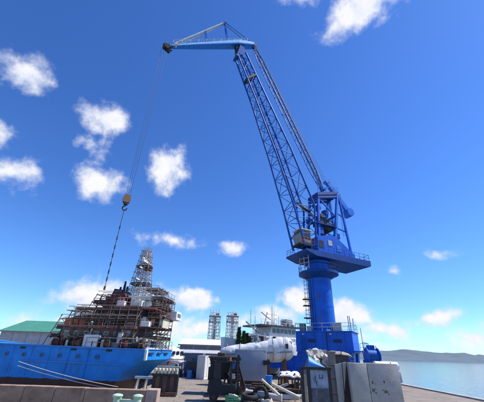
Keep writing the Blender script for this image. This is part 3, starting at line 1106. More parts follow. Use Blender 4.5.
# rubbing strake and bulwark cap
sk = MB()
for sgn in (-1,):
    pr = None
    for x, hb_, zt in ((0, 4.1, 2.9), (-4, 4.05, 2.9), (-9, 4.12, 2.95), (-15, 4.12, 3.0), (-20, 4.05, 3.2), (-24, 3.35, 3.6)):
        p = Vector((x, sgn * hb_, zt - .02))
        if pr is not None:
            sk.beam(pr, p, .16, .12)
        pr = p
sk.build('gunwale', BLUE2, hull)
blw = MB().beam((.03, -4.0, 2.98), (.03, 4.0, 2.98), .12, .16).build('stern_rail', PALE_ST, hull)
# bulwark on the transom with freeing ports
for y in (-2.6, -.4, 1.8):
    MB().box((.1, y, 2.55), (.06, 1.1, .16)).build('freeing_port', DARK, hull)
for x in (-4.5, -6.4, -8.2, -10.0, -11.8, -13.6, -15.5):
    pf_ = MB()
    for i in range(16):
        a0, a1 = 6.28318 * i / 16, 6.28318 * (i + 1) / 16
        pf_.tube((x + .17 * math.cos(a0), -4.15, 2.15 + .17 * math.sin(a0)), (x + .17 * math.cos(a1), -4.15, 2.15 + .17 * math.sin(a1)), .03, n=5)
    pf_.build('porthole_rim', BLUE2, hull)
    MB().tube((x, -4.135, 2.15), (x, -4.0, 2.15), .15, n=16).build('porthole', GLASS, hull)
for x in (-5.4, -7.3, -9.2, -11.1, -13.0, -14.9, -16.8):
    MB().span(x - .012, x + .012, -4.127, -4.06, .35, 2.8).build('plate_seam', HULLB, hull)
for x in (-3.7, -7.2, -12.4):
    b_ = MB().span(x, x + .5, -4.135, -4.06, 2.62, 2.78)
    b_.build('freeing_port', DARK, hull)
MB().beam((-1.9, -4.12, 1.6), (-12, -4.16, 1.65), .07, .1).build('rubbing_strake', BLUE2, hull)
# rounded tyre fenders on transom corner
MB().box((.1, -3.9, 2.45), (.25, .3, .95), None, .06).build('corner_post', WHITE, hull)
keel = MB()
for x in range(-26, -3, 3):
    keel.span(x, x + .8, -1.2, 1.2, -2.2, -1.62)
keel.build('keel_block', PLANK, None)
kb = bpy.data.objects['keel_block']
kb.parent = ship
# deckhouse tiers
dh = MB().span(-9.6, -2.2, -2.9, 2.9, 2.92, 4.75, .05).build('deckhouse', mat('grimy_deckhouse_paint', (.22, .14, .11), .75, 0, .5, 1.6, .35, (.05, .03, .03)), ship, 30)
MB().span(-10.0, -1.6, -3.3, 3.3, 4.752, 4.9).build('boat_deck', PINK, ship)
d2 = MB().span(-7.4, -2.4, -2.6, 2.6, 4.902, 6.6, .05).build('upper_deckhouse', mat('dark_primed_steel', (.06, .04, .045), .8, 0, .45, 1.8, .35, (.14, .05, .04)), ship, 30)
MB().span(-5.4, -1.0, -2.6, 3.3, 6.602, 6.78).build('bridge_deck', PINK, ship)
wh = MB().prism([(-4.4, 6.78), (-4.4, 7.95), (-1.3, 7.95), (-1.5, 6.78)], (0, .8, 0), (1, 0, 0), (0, 0, 1), 4.2).build('wheelhouse', WHITE, ship)
MB().span(-4.7, -.9, -1.5, 3.1, 7.952, 8.06).build('wheelhouse_roof', WHITE, ship)
for k in range(4):
    x = -4.2 + k * .7
    f = MB().span(x, x + .55, -1.36, -1.3, 7.15, 7.7).build('window', CREAM, wh)
    MB().span(x + .05, x + .5, -1.385, -1.362, 7.2, 7.65).build('pane', GLASS, f)
for k in range(4):
    y = -1.1 + k * .95
    f = MB().span(-1.46, -1.3, y, y + .75, 7.15, 7.7).build('window', CREAM, wh)
    MB().span(-1.4, -1.27, y + .06, y + .69, 7.2, 7.65).build('pane', GLASS, f)
for k in range(4):
    x = -6.9 + k * 1.1
    f = MB().tube((x, -2.68, 5.8), (x, -2.6, 5.8), .24, n=16).build('porthole_frame', LGREY, d2)
    MB().tube((x, -2.70, 5.8), (x, -2.682, 5.8), .18, n=16).build('pane', GLASS, f)
for k in range(6):
    x = -9.2 + k * 1.05
    f = MB().span(x, x + .5, -2.96, -2.9, 3.7, 4.35).build('window', WHITE, dh)
    MB().span(x + .06, x + .44, -2.985, -2.962, 3.77, 4.28).build('pane', GLASS, f)
for x in (-2.98,):
    d_ = MB().span(x, x + .7, -2.97, -2.9, 2.95, 4.5).build('door', LGREY, dh)
    MB().tube((x + .55, -3.02, 3.7), (x + .6, -2.97, 3.7), .05, n=8).build('handle', DARK, d_)
# cream locker boxes and stern equipment on deck
for (x0, x1, y0, y1, z1, m_) in ((-6.4, -4.9, -3.9, -3.0, 4.0, WHITE), (-4.6, -3.6, -3.8, -3.05, 3.6, CREAM), (-1.9, -.8, -2.4, -1.0, 3.9, WHITE), (-1.6, -.5, .2, 1.8, 3.7, LGREY), (-3.2, -2.7, -3.6, -3.1, 4.3, WHITE)):
    MB().span(x0, x1, y0, y1, 2.92, z1, .04).build('deck_locker', m_, ship)
# bridge wing boxes at the stern end
wg = MB().span(-.9, .35, .6, 2.4, 5.9, 6.8, .04).build('bridge_wing', WHITE, ship)
MB().span(.0, .372, .9, 2.1, 6.2, 6.6).build('window', GLASS, wg)
wg2 = MB().span(-1.7, -.3, -1.6, .4, 4.902, 5.9, .04).build('winch_house', CREAM, ship)
MB().span(-1.2, -.7, -1.64, -1.6, 5.1, 5.75).build('door', DARK, wg2)
MB().span(-1.85, -.1, -1.8, .5, 5.902, 5.98).build('roof', MAROON, wg2)
railing('boat_deck_railing', [(-9.9, -3.2, 4.9), (-1.7, -3.2, 4.9), (-1.7, 3.2, 4.9)], .95, SCAFM, ship)
railing('bridge_railing', [(-5.3, -2.5, 6.78), (-1.1, -2.5, 6.78), (-1.1, 3.2, 6.78)], .9, SCAFM, ship)
railing('roof_railing', [(-4.6, -1.4, 8.06), (-1.0, -1.4, 8.06), (-1.0, 3.0, 8.06)], .8, SCAFM, ship)
railing('stern_railing', [(-6, -4.0, 2.95), (-.1, -4.0, 2.95), (-.1, 4.0, 2.95)], .8, SCAFM, ship)
ladder('side_ladder', (-4.9, -2.9, 4.9), (-4.9, -2.65, 6.8), .5, (1, 0, 0), WHITE, ship)
# funnel with its casing
cs = MB().span(-9.6, -7.6, -1.6, 1.6, 4.902, 7.6, .05).build('funnel_casing', MAROON, ship, 30)
fn = MB().prism([(-9.2, 7.6), (-9.0, 8.5), (-7.75, 8.35), (-7.5, 7.6)], (0, -.4, 0), (1, 0, 0), (0, 0, 1), 1.7).build('funnel', mat('funnel_blue_black_paint', (0.02, 0.03, 0.08), .6, 0, .3, 2, .15), ship)
MB().prism([(-9.19, 7.75), (-9.1, 8.1), (-7.63, 8.05), (-7.53, 7.75)], (0, -.4, 0), (1, 0, 0), (0, 0, 1), 1.74).build('band', MAROON, fn)
for x, h in ((-8.75, .45), (-8.3, 1.1), (-7.95, .5)):
    MB().tube((x, -.4, 8.2), (x, -.4, 8.4 + h), .17, .1, n=10).build('exhaust_pipe', DARK, fn)
# orange lockers on the fore part
for x, w_ in ((-9.5, .8), (-8.5, .5), (-7.9, .6)):
    v = MB().span(x, x + w_, -3.0, -2.4, 4.902, 5.5, .04).build('orange_locker', ORANGE, ship)
    MB().span(x - .03, x + w_ + .03, -3.03, -2.37, 5.5, 5.56).build('lid', ORANGE, v)
# ship mast
SUP_END = True
ms = MB().tube((-5.0, 0, 8.0), (-5.0, 0, 13.8), .18, .08, n=12).build('mast', WHITE, ship, 40)
for z, w_ in ((10.0, 1.5), (11.4, 1.1), (12.6, .8)):
    MB().beam((-5.0, -w_, z), (-5.0, w_, z), .12, .12).build('yard', WHITE, ms)
MB().box((-4.8, -.3, 12.2), (.3, 1.6, .2)).build('radar_scanner', WHITE, ms)
MB().box((-4.5, 0, 11.3), (.9, .9, .1)).build('radar_platform', MAROON, ms)
for o in list(ship.children):
    nm = o.name.split('.')[0]
    if nm in ('funnel', 'funnel_casing'):
        o.location.x += 3.1
        o.location.z += .35 if nm == 'funnel' else .34
    elif nm in ('mast',):
        o.location.x += 1.5
    elif nm in ('wheelhouse', 'wheelhouse_roof', 'roof_railing', 'bridge_deck', 'bridge_railing', 'bridge_wing', 'winch_house', 'roof', 'upper_deckhouse'):
        o.location.x += 0.75
rg = random.Random(5)
for k in range(34):
    x, y, z = rg.uniform(-6.8, -1.2), rg.uniform(-3.0, -1.5), rg.choice((4.9, 4.9, 6.78))
    if z > 6 and x < -5:
        z = 4.9
    MB().span(x, x + rg.uniform(.3, .9), y, y + .6, z + .002, z + rg.uniform(.35, 1.1), .03).build('deck_box', rg.choice((CREAM, WHITE, TARPW, PINK)) if z > 6 else rg.choice((CREAM, CREAM, WHITE, MAROON, PINK, WHITE, RUST, TARPW)), ship)
for k in range(34):
    x, y = rg.uniform(-10, -.6), rg.uniform(-3.85, -3.3)
    if k % 3 == 0:
        MB().tube((x, y, 2.95), (x + rg.uniform(-.4, .4), y, 2.95 + rg.uniform(.8, 2.2)), rg.uniform(.05, .1), n=8).build('vent_pipe', rg.choice((DARK, MAROON, CREAM, RUST)), ship)
    elif k % 3 == 1:
        MB().span(x, x + rg.uniform(.3, 1.0), y, y + .5, 2.93, 2.95 + rg.uniform(.3, .9), .03).build('deck_box', rg.choice((DARK, MAROON, RUST, GREY, CREAM)), ship)
    else:
        MB().tube((x, y, 3.25), (x + .5, y, 3.25), .28, n=14).tube((x - .06, y, 3.25), (x, y, 3.25), .4, n=14).tube((x + .5, y, 3.25), (x + .56, y, 3.25), .4, n=14).build('hose_reel', rg.choice((DARK, RUST, MAROON)), ship)

# small blue-white mooring rope lines
def hang(p, q, sag, k=12):
    p, q = Vector(p), Vector(q)
    return [p.lerp(q, i / k) - Z * sag * 4 * (i / k) * (1 - i / k) for i in range(k + 1)]


for i, (dz, lab) in enumerate(((0, 'upper of two pale ropes slung along the blue hull'), (-.32, 'lower of two pale ropes slung along the blue hull'))):
    a = Vector((-19.5, 29.6, 1.6 + dz)); c = Vector((-9.9, 28.6, .05 + dz * .6))
    tag(MB().path(hang(a, c, .15), .028, 5).build('mooring_rope', ROPE), lab, 'rope', 'ropes along the blue hull')


MX = -3.55


def sh_loc(x, y, z):
    return SHIP_LOC + Matrix.Rotation(SHIP_RZ, 3, 'Z') @ Vector((x, y, z))


scaffold('dense scaffold cage rising round the mast above the wheelhouse', sh_loc(MX, .2, 6.8), SHIP_RZ, 3, 2, 10, .86, 1.0, .69, SCAFM, .62, .036, {4, 7}, .05, group='scaffolds on the blue ship')
scaffold('brown scaffold wrapped round the dark funnel of the blue ship', sh_loc(-6.2, -.6, 4.9), SHIP_RZ, 4, 2, 4, 1.15, 1.7, .8, SCAF, .42, .04, {1, 3}, group='scaffolds on the blue ship', jitter=.05)
scaffold('low scaffold over the fore deck left of the funnel', sh_loc(-9.0, -1.4, 2.95), SHIP_RZ, 4, 2, 4, 1.05, 1.6, .85, SCAF, 0.5, .04, {1, 2}, group='scaffolds on the blue ship', jitter=.05, skip=.2)
scaffold('scaffold along the near side of the white deckhouse below the bridge', sh_loc(-4.9, -3.25, 2.95), SHIP_RZ, 7, 1, 4, .95, .8, .85, SCAF, 0, .04, {1, 3, 4}, group='scaffolds on the blue ship', jitter=.04, skip=.2)
scaffold('tall scaffold round the bridge wing at the stern of the blue ship', sh_loc(-.3, -.4, 2.95), SHIP_RZ, 1, 4, 5, 1.3, 1.0, .95, SCAF, 0, .04, group='scaffolds on the blue ship', jitter=.08)
scaffold('scaffold frame standing on the wheelhouse roof beside the mast', sh_loc(-1.7, .8, 8.07), SHIP_RZ, 2, 2, 1, .8, 1.8, .8, SCAFL, 0, .035, group='scaffolds on the blue ship', extra=.9)

# ------------------------------------------------------------------ stock of posts beside the dock, left foreground
rk = thing('fender_rack', 'rack of dark steel fender posts with pale tops at the dock edge', 'rack', at(163, 396, 24.4).xy.to_3d())
for k in range(7):
    x = -.78 + k * .26
    beam('post', (x, 0, 0), (x, 0, 1.35), .13, .26, RUST if k % 2 else DARK, rk)
    MB().box((x, 0, 1.53), (.17, .34, .36), None, .03).build('pale_cap', CREAM, rk)
beam('top_beam', (-.95, -.15, 1.3), (.95, -.15, 1.3), .1, .14, DARK, rk)
beam('bottom_beam', (-.95, -.2, .15), (.95, -.2, .15), .14, .2, RUST, rk)
for k in range(6):
    x = -.75 + k * .3
    beam('rear_post', (x, .8, 0), (x, .8, 1.7), .16, .16, DARK, rk)
beam('rear_beam', (-.9, .8, 1.75), (.9, .8, 1.75), .14, .16, CREAM, rk)
# low stand left of it
sd_ = thing('steel_trestle', 'pale rusty trestle left of the dark fender posts', 'trestle', at(146, 388, 25.6).xy.to_3d())
for x in (-.75, -.1, .6):
    beam('leg', (x, -.3, 0), (x + .1, 0, .95), .13, .13, CREAM, sd_)
    beam('leg', (x, .3, 0), (x + .1, 0, .95), .13, .13, CREAM, sd_)
beam('top_beam', (-.95, 0, 1.0), (.95, 0, 1.0), .2, .16, PALE_ST, sd_)
# foreground rusty wall with sunlight painted into its pale end
p0 = at(158, 400, 16.0)
fw = thing('rusty_barrier_wall', 'low rusty brown steel barrier with sunlight painted on its pinkish end', 'barrier', (p0.x, 16.0, 0))
ztop = at(110, 388, 16.0).z
L_ = 14.0
nb = 10
for k in range(nb):
    x1 = -.55 - k * L_ / nb
    pl = MB().span(x1 - L_ / nb + .02, x1, -.22 + rnd.uniform(-.015, .015), .22, 0, ztop + rnd.uniform(-.03, .02), .015).build('steel_panel', mat('rust_brown_plate', (.30, .20, .14), .85, 0, .4, 2.2, .35, (.10, .055, .04), .3), fw)
MB().span(-.53, 0, -.3, .3, 0, ztop + .02, .03).build('sunlit_end', mat('sunlit_pinkish_end', (.40, .29, .24), .9, 0, .25, 2, .1), fw)  # lighter pinkish colour stands for sun on the barrier's end face
# pale green double bollard
gp = at(128, 396, 12.2)
gb_ = thing('double_bollard', 'pale green double bollard in front of the rusty barrier', 'bollard', (gp.x, 12.2, 0))
for x in (-.36, .36):
    MB().tube((x, 0, .03), (x, 0, gp.z - .1), .13, n=20).tube((x, 0, gp.z - .1), (x, 0, gp.z + .0), .13, .18, n=20).sphere((x, 0, gp.z + .0), .18, (1, 1, .35)).build('post', GREENP, gb_, 40)
MB().beam((-.36, 0, gp.z - .16), (.36, 0, gp.z - .16), .12, .12).build('cross_bar', GREENP, gb_)
MB().box((0, 0, .015), (1.2, .5, .03)).build('base_plate', GREENP, gb_)

# ------------------------------------------------------------------ buildings behind
def gabled(name, label, cat, x0, x1, Y, depth, zw, zr, mw, mr_, wins=0, wz=(1.2, 2.2), doors=0, rotz=0):
    t = thing(name, label, cat, ((x0 + x1) / 2, Y, 0), rotz)
    w_ = (x1 - x0)
    wl = MB().prism([(0, 0), (0, zw), (depth / 2, zr - .1), (depth, zw), (depth, 0)], (0, 0, 0), (0, 1, 0), (0, 0, 1), w_).build('wall', mw, t)
    rf = MB()
    rf.prism([(-.3, zw - .05), (depth / 2, zr + .02), (depth / 2, zr + .14), (-.3, zw + .12)], (0, 0, 0), (0, 1, 0), (0, 0, 1), w_ + .6)
    rf.prism([(depth + .3, zw - .05), (depth + .3, zw + .12), (depth / 2 + .003, zr + .14), (depth / 2 + .003, zr + .02)], (0, 0, 0), (0, 1, 0), (0, 0, 1), w_ + .6)
    rfo = rf.build('roof', mr_, t)
    rb = MB()
    nr = int(w_ / .9)
    for k in range(nr + 1):
        x = -w_ / 2 - .25 + (w_ + .5) * k / nr
        rb.beam((x, -.31, zw + .125), (x, depth / 2, zr + .15), .06, .05)
        if k % 3 == 0:
            rb.span(x - .03, x + .03, -.03, -.001, .1, zw - .1)
    rb.build('sheet_rib', mr_, rfo)
    MB().span(-w_ / 2 - .3, w_ / 2 + .3, -.62, -.44, zw - .08, zw + .06).build('gutter', GREY, t)
    MB().beam((-w_ / 2 - .3, -.36, zw), (w_ / 2 + .3, -.36, zw), .12, .22).build('fascia', WHITE, t)
    for k in range(wins):
        x = -w_ / 2 + w_ * (k + .5) / wins
        f = MB().span(x - .5, x + .5, -.06, 0, *wz).build('window', WHITE, t)
        MB().span(x - .43, x + .43, -.08, -.062, wz[0] + .07, wz[1] - .07).build('pane', GLASS, f)
    for k in range(doors):
        x = -w_ / 2 + w_ * (k + .3) / max(1, doors)
        MB().span(x - 1.2, x + 1.2, -.08, 0, .02, min(zw - .6, 2.9)).build('door', mat('blue_grey_door', (.09, .12, .2), .6), t)
    return t


a, c = at(180, 346, 62), at(246, 346, 62)
gabled('warehouse', 'long low grey warehouse with white eaves behind the yard', 'warehouse', a.x, c.x, 62, 9, 3.9, 5.0, GREY, WHITE, 9, (1.9, 2.9), 2)
a, c = at(60, 330, 66), at(106, 330, 66)
gabled('green_roof_shed', 'shed with green sheet roof behind the ship bow', 'shed', a.x - 12, c.x, 66, 14, at(92, 334, 66).z, at(92, 321, 66).z, LGREY, GREENR, 6, (2, 3.2), 1)
a, c = at(176, 353, 55), at(232, 353, 55)
gabled('store_shed', 'dark blue grey open store shed in front of the long warehouse', 'shed', a.x, c.x, 55, 4, 2.5, 2.95, mat('slate_blue_cladding', (.10, .12, .19), .7, 0, .3, 1, .2), LGREY, 5, (1.1, 2.0), 1)


def container(label, x0, x1, Y0_, Y1_, z1, m, mdoor, group=None, rz=0.0, name='container'):
    t = thing(name, label, 'container', ((x0 + x1) / 2, (Y0_ + Y1_) / 2, 0), rz, group)
    hx, hy = (x1 - x0) / 2, (Y1_ - Y0_) / 2
    b = MB()
    zz = .12
    # corrugated shell
    def corr(p, q, nrm, k):
        p, q, nrm = Vector(p), Vector(q), Vector(nrm)
        for i in range(k):
            s_ = p.lerp(q, (i + .5) / k)
            b.box((s_.x + nrm.x * .012, s_.y + nrm.y * .012, (z1 + zz) / 2), ((.55 * (q - p).length / k if nrm.x == 0 else .03), (.55 * (q - p).length / k if nrm.y == 0 else .03), z1 - zz - .3))
    b.span(-hx + .04, hx - .04, -hy + .04, hy - .04, zz, z1 - .04)
    corr((-hx + .1, -hy + .03, 0), (hx - .1, -hy + .03, 0), (0, -1, 0), max(3, int(2 * hx / .28)))
    corr((hx - .03, -hy + .1, 0), (hx - .03, hy - .1, 0), (1, 0, 0), max(3, int(2 * hy / .28)))
    corr((-hx + .03, -hy + .1, 0), (-hx + .03, hy - .1, 0), (-1, 0, 0), max(3, int(2 * hy / .28)))
    b.build('shell', m, t)
    f = MB()
    for sx in (-1, 1):
        for sy in (-1, 1):
            f.box((sx * (hx - .04), sy * (hy - .04), z1 / 2), (.13, .13, z1))
        f.box((sx * (hx - .04), 0, z1 - .06), (.12, 2 * hy - .21, .12))
        f.box((sx * (hx - .04), 0, .1), (.12, 2 * hy - .21, .14))
    for sy in (-1, 1):
        f.box((0, sy * (hy - .04), z1 - .06), (2 * hx - .21, .12, .12))
        f.box((0, sy * (hy - .04), .1), (2 * hx - .21, .12, .14))
    f.build('frame', m, t)
    if mdoor:
        d = MB().span(-.1 * hx, .55 * hx, -hy - .05, -hy - .01, .2, min(2.1, z1 - .3)).build('door', mdoor, t)
        MB().box((.4 * hx, -hy - .07, 1.1), (.06, .05, .25)).build('handle', DARK, d)
    return t


a, c = at(186, 353, 43.5), at(201.5, 353, 43.5)
container('grey container between the white kiosk and the cream container', a.x, c.x, 43.5, 49, a.z, GREY, mat('blue_grey_door', (.09, .12, .2)))
a, c = at(201, 355.5, 39), at(219, 355.5, 39)
container('cream white container standing behind the dark forklift', a.x - .3, c.x - .3, 39.3, 40.6, a.z, mat('bright_white_paint', (.8, .78, .72), .5, 0, .1, 1.5, .1, (.5, .4, .3)), None, None, R(50))
# white kiosk with a blue base
a, c = at(174.5, 363, 40.2), at(187, 363, 40.2)
ks = thing('kiosk', 'small white kiosk with blue base and flat pale canopy', 'kiosk', ((a.x + c.x) / 2 - .2, 40.6, 0), R(52))
kw = (c.x - a.x) / 2
MB().span(-kw, kw, 0, 1.2, .35, a.z, .02).build('wall', mat('bright_white_paint', (.8, .78, .72)), ks)
MB().span(-kw - .02, kw + .02, -.02, 1.22, 0, .35).build('base', BLUE2, ks)
kd = MB().span(-.1, .5, -.05, 0, .05, 1.5).build('door', mat('navy_door', (.02, .03, .12)), ks)
MB().span(-.7, -.3, -.04, 0, .9, 1.4).build('window', GLASS, ks)
MB().span(-kw - .2, kw + .2, -.1, 1.4, a.z + .12, a.z + .26).build('canopy', WHITE, ks)
for x in (-kw - .2, kw + .2):
    bar('canopy_post', (x, 1.32, 0), (x, 1.32, a.z + .12), .05, LGREY, ks)

# white rounded boat with red gear, hauled out beside the ship stern
def boat_hull(L_, bm_, dp, sheer, n=14, blunt=2.4):
    "stations of a double-ended boat, x along, z = 0 at the gunwale amidships"
    out = []
    for i in range(n + 1):
        t = -1 + 2 * i / n
        f = max(.03, (1 - abs(t) ** blunt)) ** .7
        hb_ = bm_ * f
        zt_ = sheer * t * t
        zk = -dp * (1 - .55 * abs(t) ** 3)
        sec = [(-hb_, zt_), (-hb_ * .97, lerp(zk, zt_, .6)), (-hb_ * .8, lerp(zk, zt_, .25)), (-hb_ * .4, lerp(zk, zt_, .06)), (0, zk)]
        out.append((t * L_, sec + [(-y, z) for y, z in reversed(sec[:-1])]))
    return out


def boat_canopy(L_, bm_, h, n=12):
    out = []
    for i in range(n + 1):
        t = -1 + 2 * i / n
        f = max(.03, (1 - abs(t) ** 3)) ** .6
        hb_, hh = bm_ * f, h * max(.05, f)
        out.append((t * L_, [(-hb_, 0), (-hb_ * .92, hh * .55), (-hb_ * .6, hh * .9), (0, hh), (hb_ * .6, hh * .9), (hb_ * .92, hh * .55), (hb_, 0)]))
    return out


bp_ = at(175, 356, 46)
lb = thing('hauled_out_boat', 'rounded white boat with red float hauled out behind the ship stern', 'boat', (bp_.x - .5, 46, 1.75), R(62))
b_ = loft(boat_hull(2.6, 1.25, 1.0, .45), WHITE, 'hull', lb, 60)
c_ = loft(boat_canopy(1.7, 1.1, 1.5), WHITE, 'cabin', lb, 50)
c_.location.z = .1
for x in (-.9, 0, .9):
    MB().span(x - .3, x + .3, -1.12, -1.03, .55, .95).build('window', GLASS, c_)
sk = MB()
pr = None
for x, sec in boat_hull(2.6, 1.25, 1.0, .45):
    p = Vector((x, sec[0][0] - .03, sec[0][1]))
    if pr is not None:
        sk.beam(pr, p, .1, .12)
    pr = p
sk.build('gunwale', GREY, lb)
MB().tube((-1.9, -1.15, -.35), (-1.2, -1.25, -.35), .2, n=14).build('float', RED, lb, 40)
for x in (-1.3, 1.2):
    for y in (-.9, .9):
        beam('cradle_leg', (x, y * 1.1, -1.75), (x, y * .8, -.4), .12, .12, RUST, lb)

# small dark van and drums near kiosk
va = at(192, 377, 41.5)
vn = thing('parked_van', 'dark blue van parked by the white kiosk', 'van', (va.x, 41.6, 0))
MB().prism([(-1.0, .35), (-1.0, 1.0), (-.6, 1.75), (.95, 1.8), (1.0, .35)], (0, 0, 0), (1, 0, 0), (0, 0, 1), 1.7).build('body', mat('navy_car_paint', (.02, .03, .09), .35), vn)
for x in (-.6, .6):
    for y in (-.85, .85):
        MB().tube((x, y - .1, .3), (x, y + .1, .3), .3, n=16).build('wheel', RUBBER, vn)
MB().span(-.3, .8, -.87, -.855, 1.15, 1.65).build('window', GLASS, vn)

# distant scaffold towers
SCAFP = mat('pale_far_scaffold_tube', (0.46, 0.46, 0.48), 0.5, 0, 0.3, 3, 0.12)
for (pxl, pxr, lab) in ((206.5, 220, 'left of two far lattice scaffold towers behind the warehouse'), (224.5, 238.5, 'right of two far lattice scaffold towers behind the warehouse')):
    a, c = at(pxl, 343, 84), at(pxr, 343, 84)
    topz = at((pxl + pxr) / 2, 314, 84).z
    w_ = c.x - a.x
    t = scaffold(lab, ((a.x + c.x) / 2, 84, 0), R(20), 3, 1, 7, w_ / 3.6, w_ * .45, topz / 7.3, SCAFP, .10, .075, {3, 6}, 0, 0, 'far scaffold towers', name='scaffold_tower')
    MB().span(-.35, .35, -.35, .35, 0, topz - .2).build('core_mast', mat('pale_mast_paint', (.45, .42, .38), .6), t)
    rr = random.Random(int(pxl))
    for k in range(5):
        x = rr.uniform(-w_ / 2.6, w_ / 2.6)
        bar('top_rod', (x, 0, topz - .6), (x + rr.uniform(-.2, .2), 0, topz + rr.uniform(.3, 1.5)), .07, SCAFP, t, 5)
    MB().span(-w_ / 2.4, w_ / 2.4, -.9, .9, topz - .75, topz - .6).build('top_deck', SCAF, t)
    MB().box((w_ * .2, 0, topz - .2), (.8, .6, .7), None, .05).build('winch_box', RUST, t)


# conifers
def conifer(label, px, pyb, Y, h, rad, m, seed):
    p = at(px, pyb, Y)
    t = thing('conifer_tree', label, 'tree', (p.x, Y, 0), 0, 'conifers behind the grey truck box')
    rr = random.Random(seed)
    MB().tube((0, 0, 0), (0, 0, h * .9), .16, .03, n=8).build('trunk', BARK, t)
    vs, fs = [], []
    for k in range(1500):
        f = rr.random() ** .8
        z = h * (.12 + .88 * f)
        R_ = rad * (1 - f) ** .75 * (0.75 + .5 * noise.noise(Vector((z * 1.3, seed, k % 7))))
        a_ = rr.uniform(0, 6.283)
        q = R_ * math.sqrt(rr.uniform(.15, 1))
        c_ = Vector((q * math.cos(a_), q * math.sin(a_), z))
        s_ = rr.uniform(.10, .24)
        d1 = Vector((math.cos(a_), math.sin(a_), rr.uniform(.2, 1.6))).normalized() * s_
        d2 = Vector((rr.uniform(-1, 1), rr.uniform(-1, 1), rr.uniform(-1, 1))).normalized() * s_ * .45
        i = len(vs)
        vs += [c_ - d2, c_ + d2, c_ + d1 * 1.6]
        fs.append((i, i + 1, i + 2))
    me = bpy.data.meshes.new('crown')
    me.from_pydata(vs, [], fs)
    me.materials.append(m)
    new_ob('crown', me, t)


for i, (px, top, m_, lab) in enumerate(((238.5, 328, LEAF2, 'dark slim conifer, tallest at the left of the row'), (243.5, 332, LEAF, 'mid green slim conifer, second from the left in the row'),
                                        (246.5, 334, LEAF2, 'short dark conifer, third from the left in the row'), (249.5, 337, LEAF, 'lowest pale green conifer, right end of the row'))):
    h = at(px, top, 43 + i * .8).z
    conifer(lab, px, 350, 43 + i * .8, h, 0.8, m_, i + 3)

# ------------------------------------------------------------------ white ship behind the grey box
ws_o = at(272, 356, 53)
ws = thing('white_ship', 'white ship with radar mast and dark bridge roof beyond the grey box', 'ship', (ws_o.x, 53, 0), R(33))
wst = [(-9.5, ship_sec(.2, 1.6, 4.9, .5)), (-7.5, ship_sec(1.3, .4, 4.6, .8)), (-4, ship_sec(2.7, .1, 4.2, .5)), (0, ship_sec(3.1, .1, 4.0, .1)), (5, ship_sec(3.1, .1, 4.0)), (7.5, ship_sec(2.9, .8, 4.0))]
WHULL = mat('white_ship_hull_paint', (.74, .74, .74), .5, 0, .15, .8, .18, (.38, .34, .31))
wh_ = loft(wst, WHULL, 'hull', ws)
MB().span(-3.0, 5.4, -2.3, 2.3, 4.0, 5.3, .05).build('deckhouse', WHITE, ws, 30)
wb = MB().prism([(-2.2, 5.3), (-1.7, 6.75), (3.6, 6.75), (3.6, 5.3)], (0, 0, 0), (1, 0, 0), (0, 0, 1), 4.2).build('wheelhouse', WHITE, ws)
for k in range(6):
    x = -1.5 + k * .84
    MB().span(x, x + .66, -2.13, -2.1, 5.85, 6.5).build('window', GLASS, wb)
MB().span(-4.2, 4.4, -2.6, 2.6, 6.752, 6.98).build('bridge_roof', mat('dark_roof_paint', (.05, .05, .06)), ws)
for k in range(5):
    x = -2.4 + k * 1.5
    f = MB().tube((x, -2.34, 4.7), (x, -2.3, 4.7), .22, n=14).build('porthole', DARK, ws)
mm = MB().tube((.2, 0, 6.98), (.2, 0, 10.2), .16, .07, n=10)
mm = mm.build('radar_mast', WHITE, ws)
MB().beam((-.9, 0, 8.9), (1.3, 0, 8.9), .1, .12).build('yard', WHITE, mm)
MB().box((.0, -.4, 8.2), (1.7, .18, .2)).build('radar_scanner', WHITE, mm)
beam('stay_strut', (-1.6, 0, 6.98), (-.9, 0, 9.2), .1, .1, GREY, ws)
beam('stay_strut', (-2.2, 0, 9.1), (-.2, 0, 8.0), .12, .12, GREY, ws)
for x, h in ((-3.8, 2.4), (-2.9, 1.5), (1.3, 2.6), (2.3, 1.9), (3.2, 1.6)):
    bar('whip_antenna', (x, .8, 6.98), (x, .8, 6.98 + h), .04, GREY, ws, 5)
rg = random.Random(9)
for k in range(26):
    x, y = rg.uniform(-6, 5), rg.uniform(-2.95, -2.4)
    z = 4.05 if x > -3.5 else 4.3
    if k % 3 == 0:
        MB().tube((x, y, z), (x, y, z + rg.uniform(.6, 1.5)), rg.uniform(.06, .16), n=8).build('vent_pipe', rg.choice((WHITE, LGREY, GREY)), ws)
    elif k % 3 == 1:
        MB().span(x, x + rg.uniform(.3, .9), y, y + .4, z - .05, z + rg.uniform(.3, .9), .03).build('deck_box', rg.choice((WHITE, LGREY, GREY, RUST)), ws)
    else:
        MB().span(x, x + .25, -2.36, -2.3, rg.uniform(4.2, 4.6), 5.2).build('wall_fitting', rg.choice((GREY, DARK, LGREY)), ws)
for k in range(7):
    x = -1.6 + k * .9
    MB().span(x, x + rg.uniform(.3, .7), -1.2, -.6, 6.983, 7.0 + rg.uniform(.2, .7), .03).build('roof_box', rg.choice((WHITE, GREY, DARK)), ws)
for k in range(9):
    x = rg.uniform(-6.5, 5)
    h = rg.uniform(1.2, 3.4)
    z = 4.1 if x < -3 else 5.3
    bar('thin_mast', (x, -1.9, z), (x + rg.uniform(-.15, .15), -1.9, z + h), .05, rg.choice((WHITE, LGREY, CREAM)), ws, 6)
    bar('mast_arm', (x - .5, -1.9, z + h * .8), (x + .5, -1.9, z + h * .8), .035, LGREY, ws, 5)
MB().prism([(-5.6, 4.2), (-5.6, 5.6), (-3.6, 5.6), (-3.2, 4.2)], (0, -.6, 0), (1, 0, 0), (0, 0, 1), 2.2).build('fore_deckhouse', WHITE, ws)
for k in range(3):
    MB().span(-5.3 + k * .62, -4.9 + k * .62, -1.73, -1.7, 4.8, 5.3).build('window', GLASS, ws)
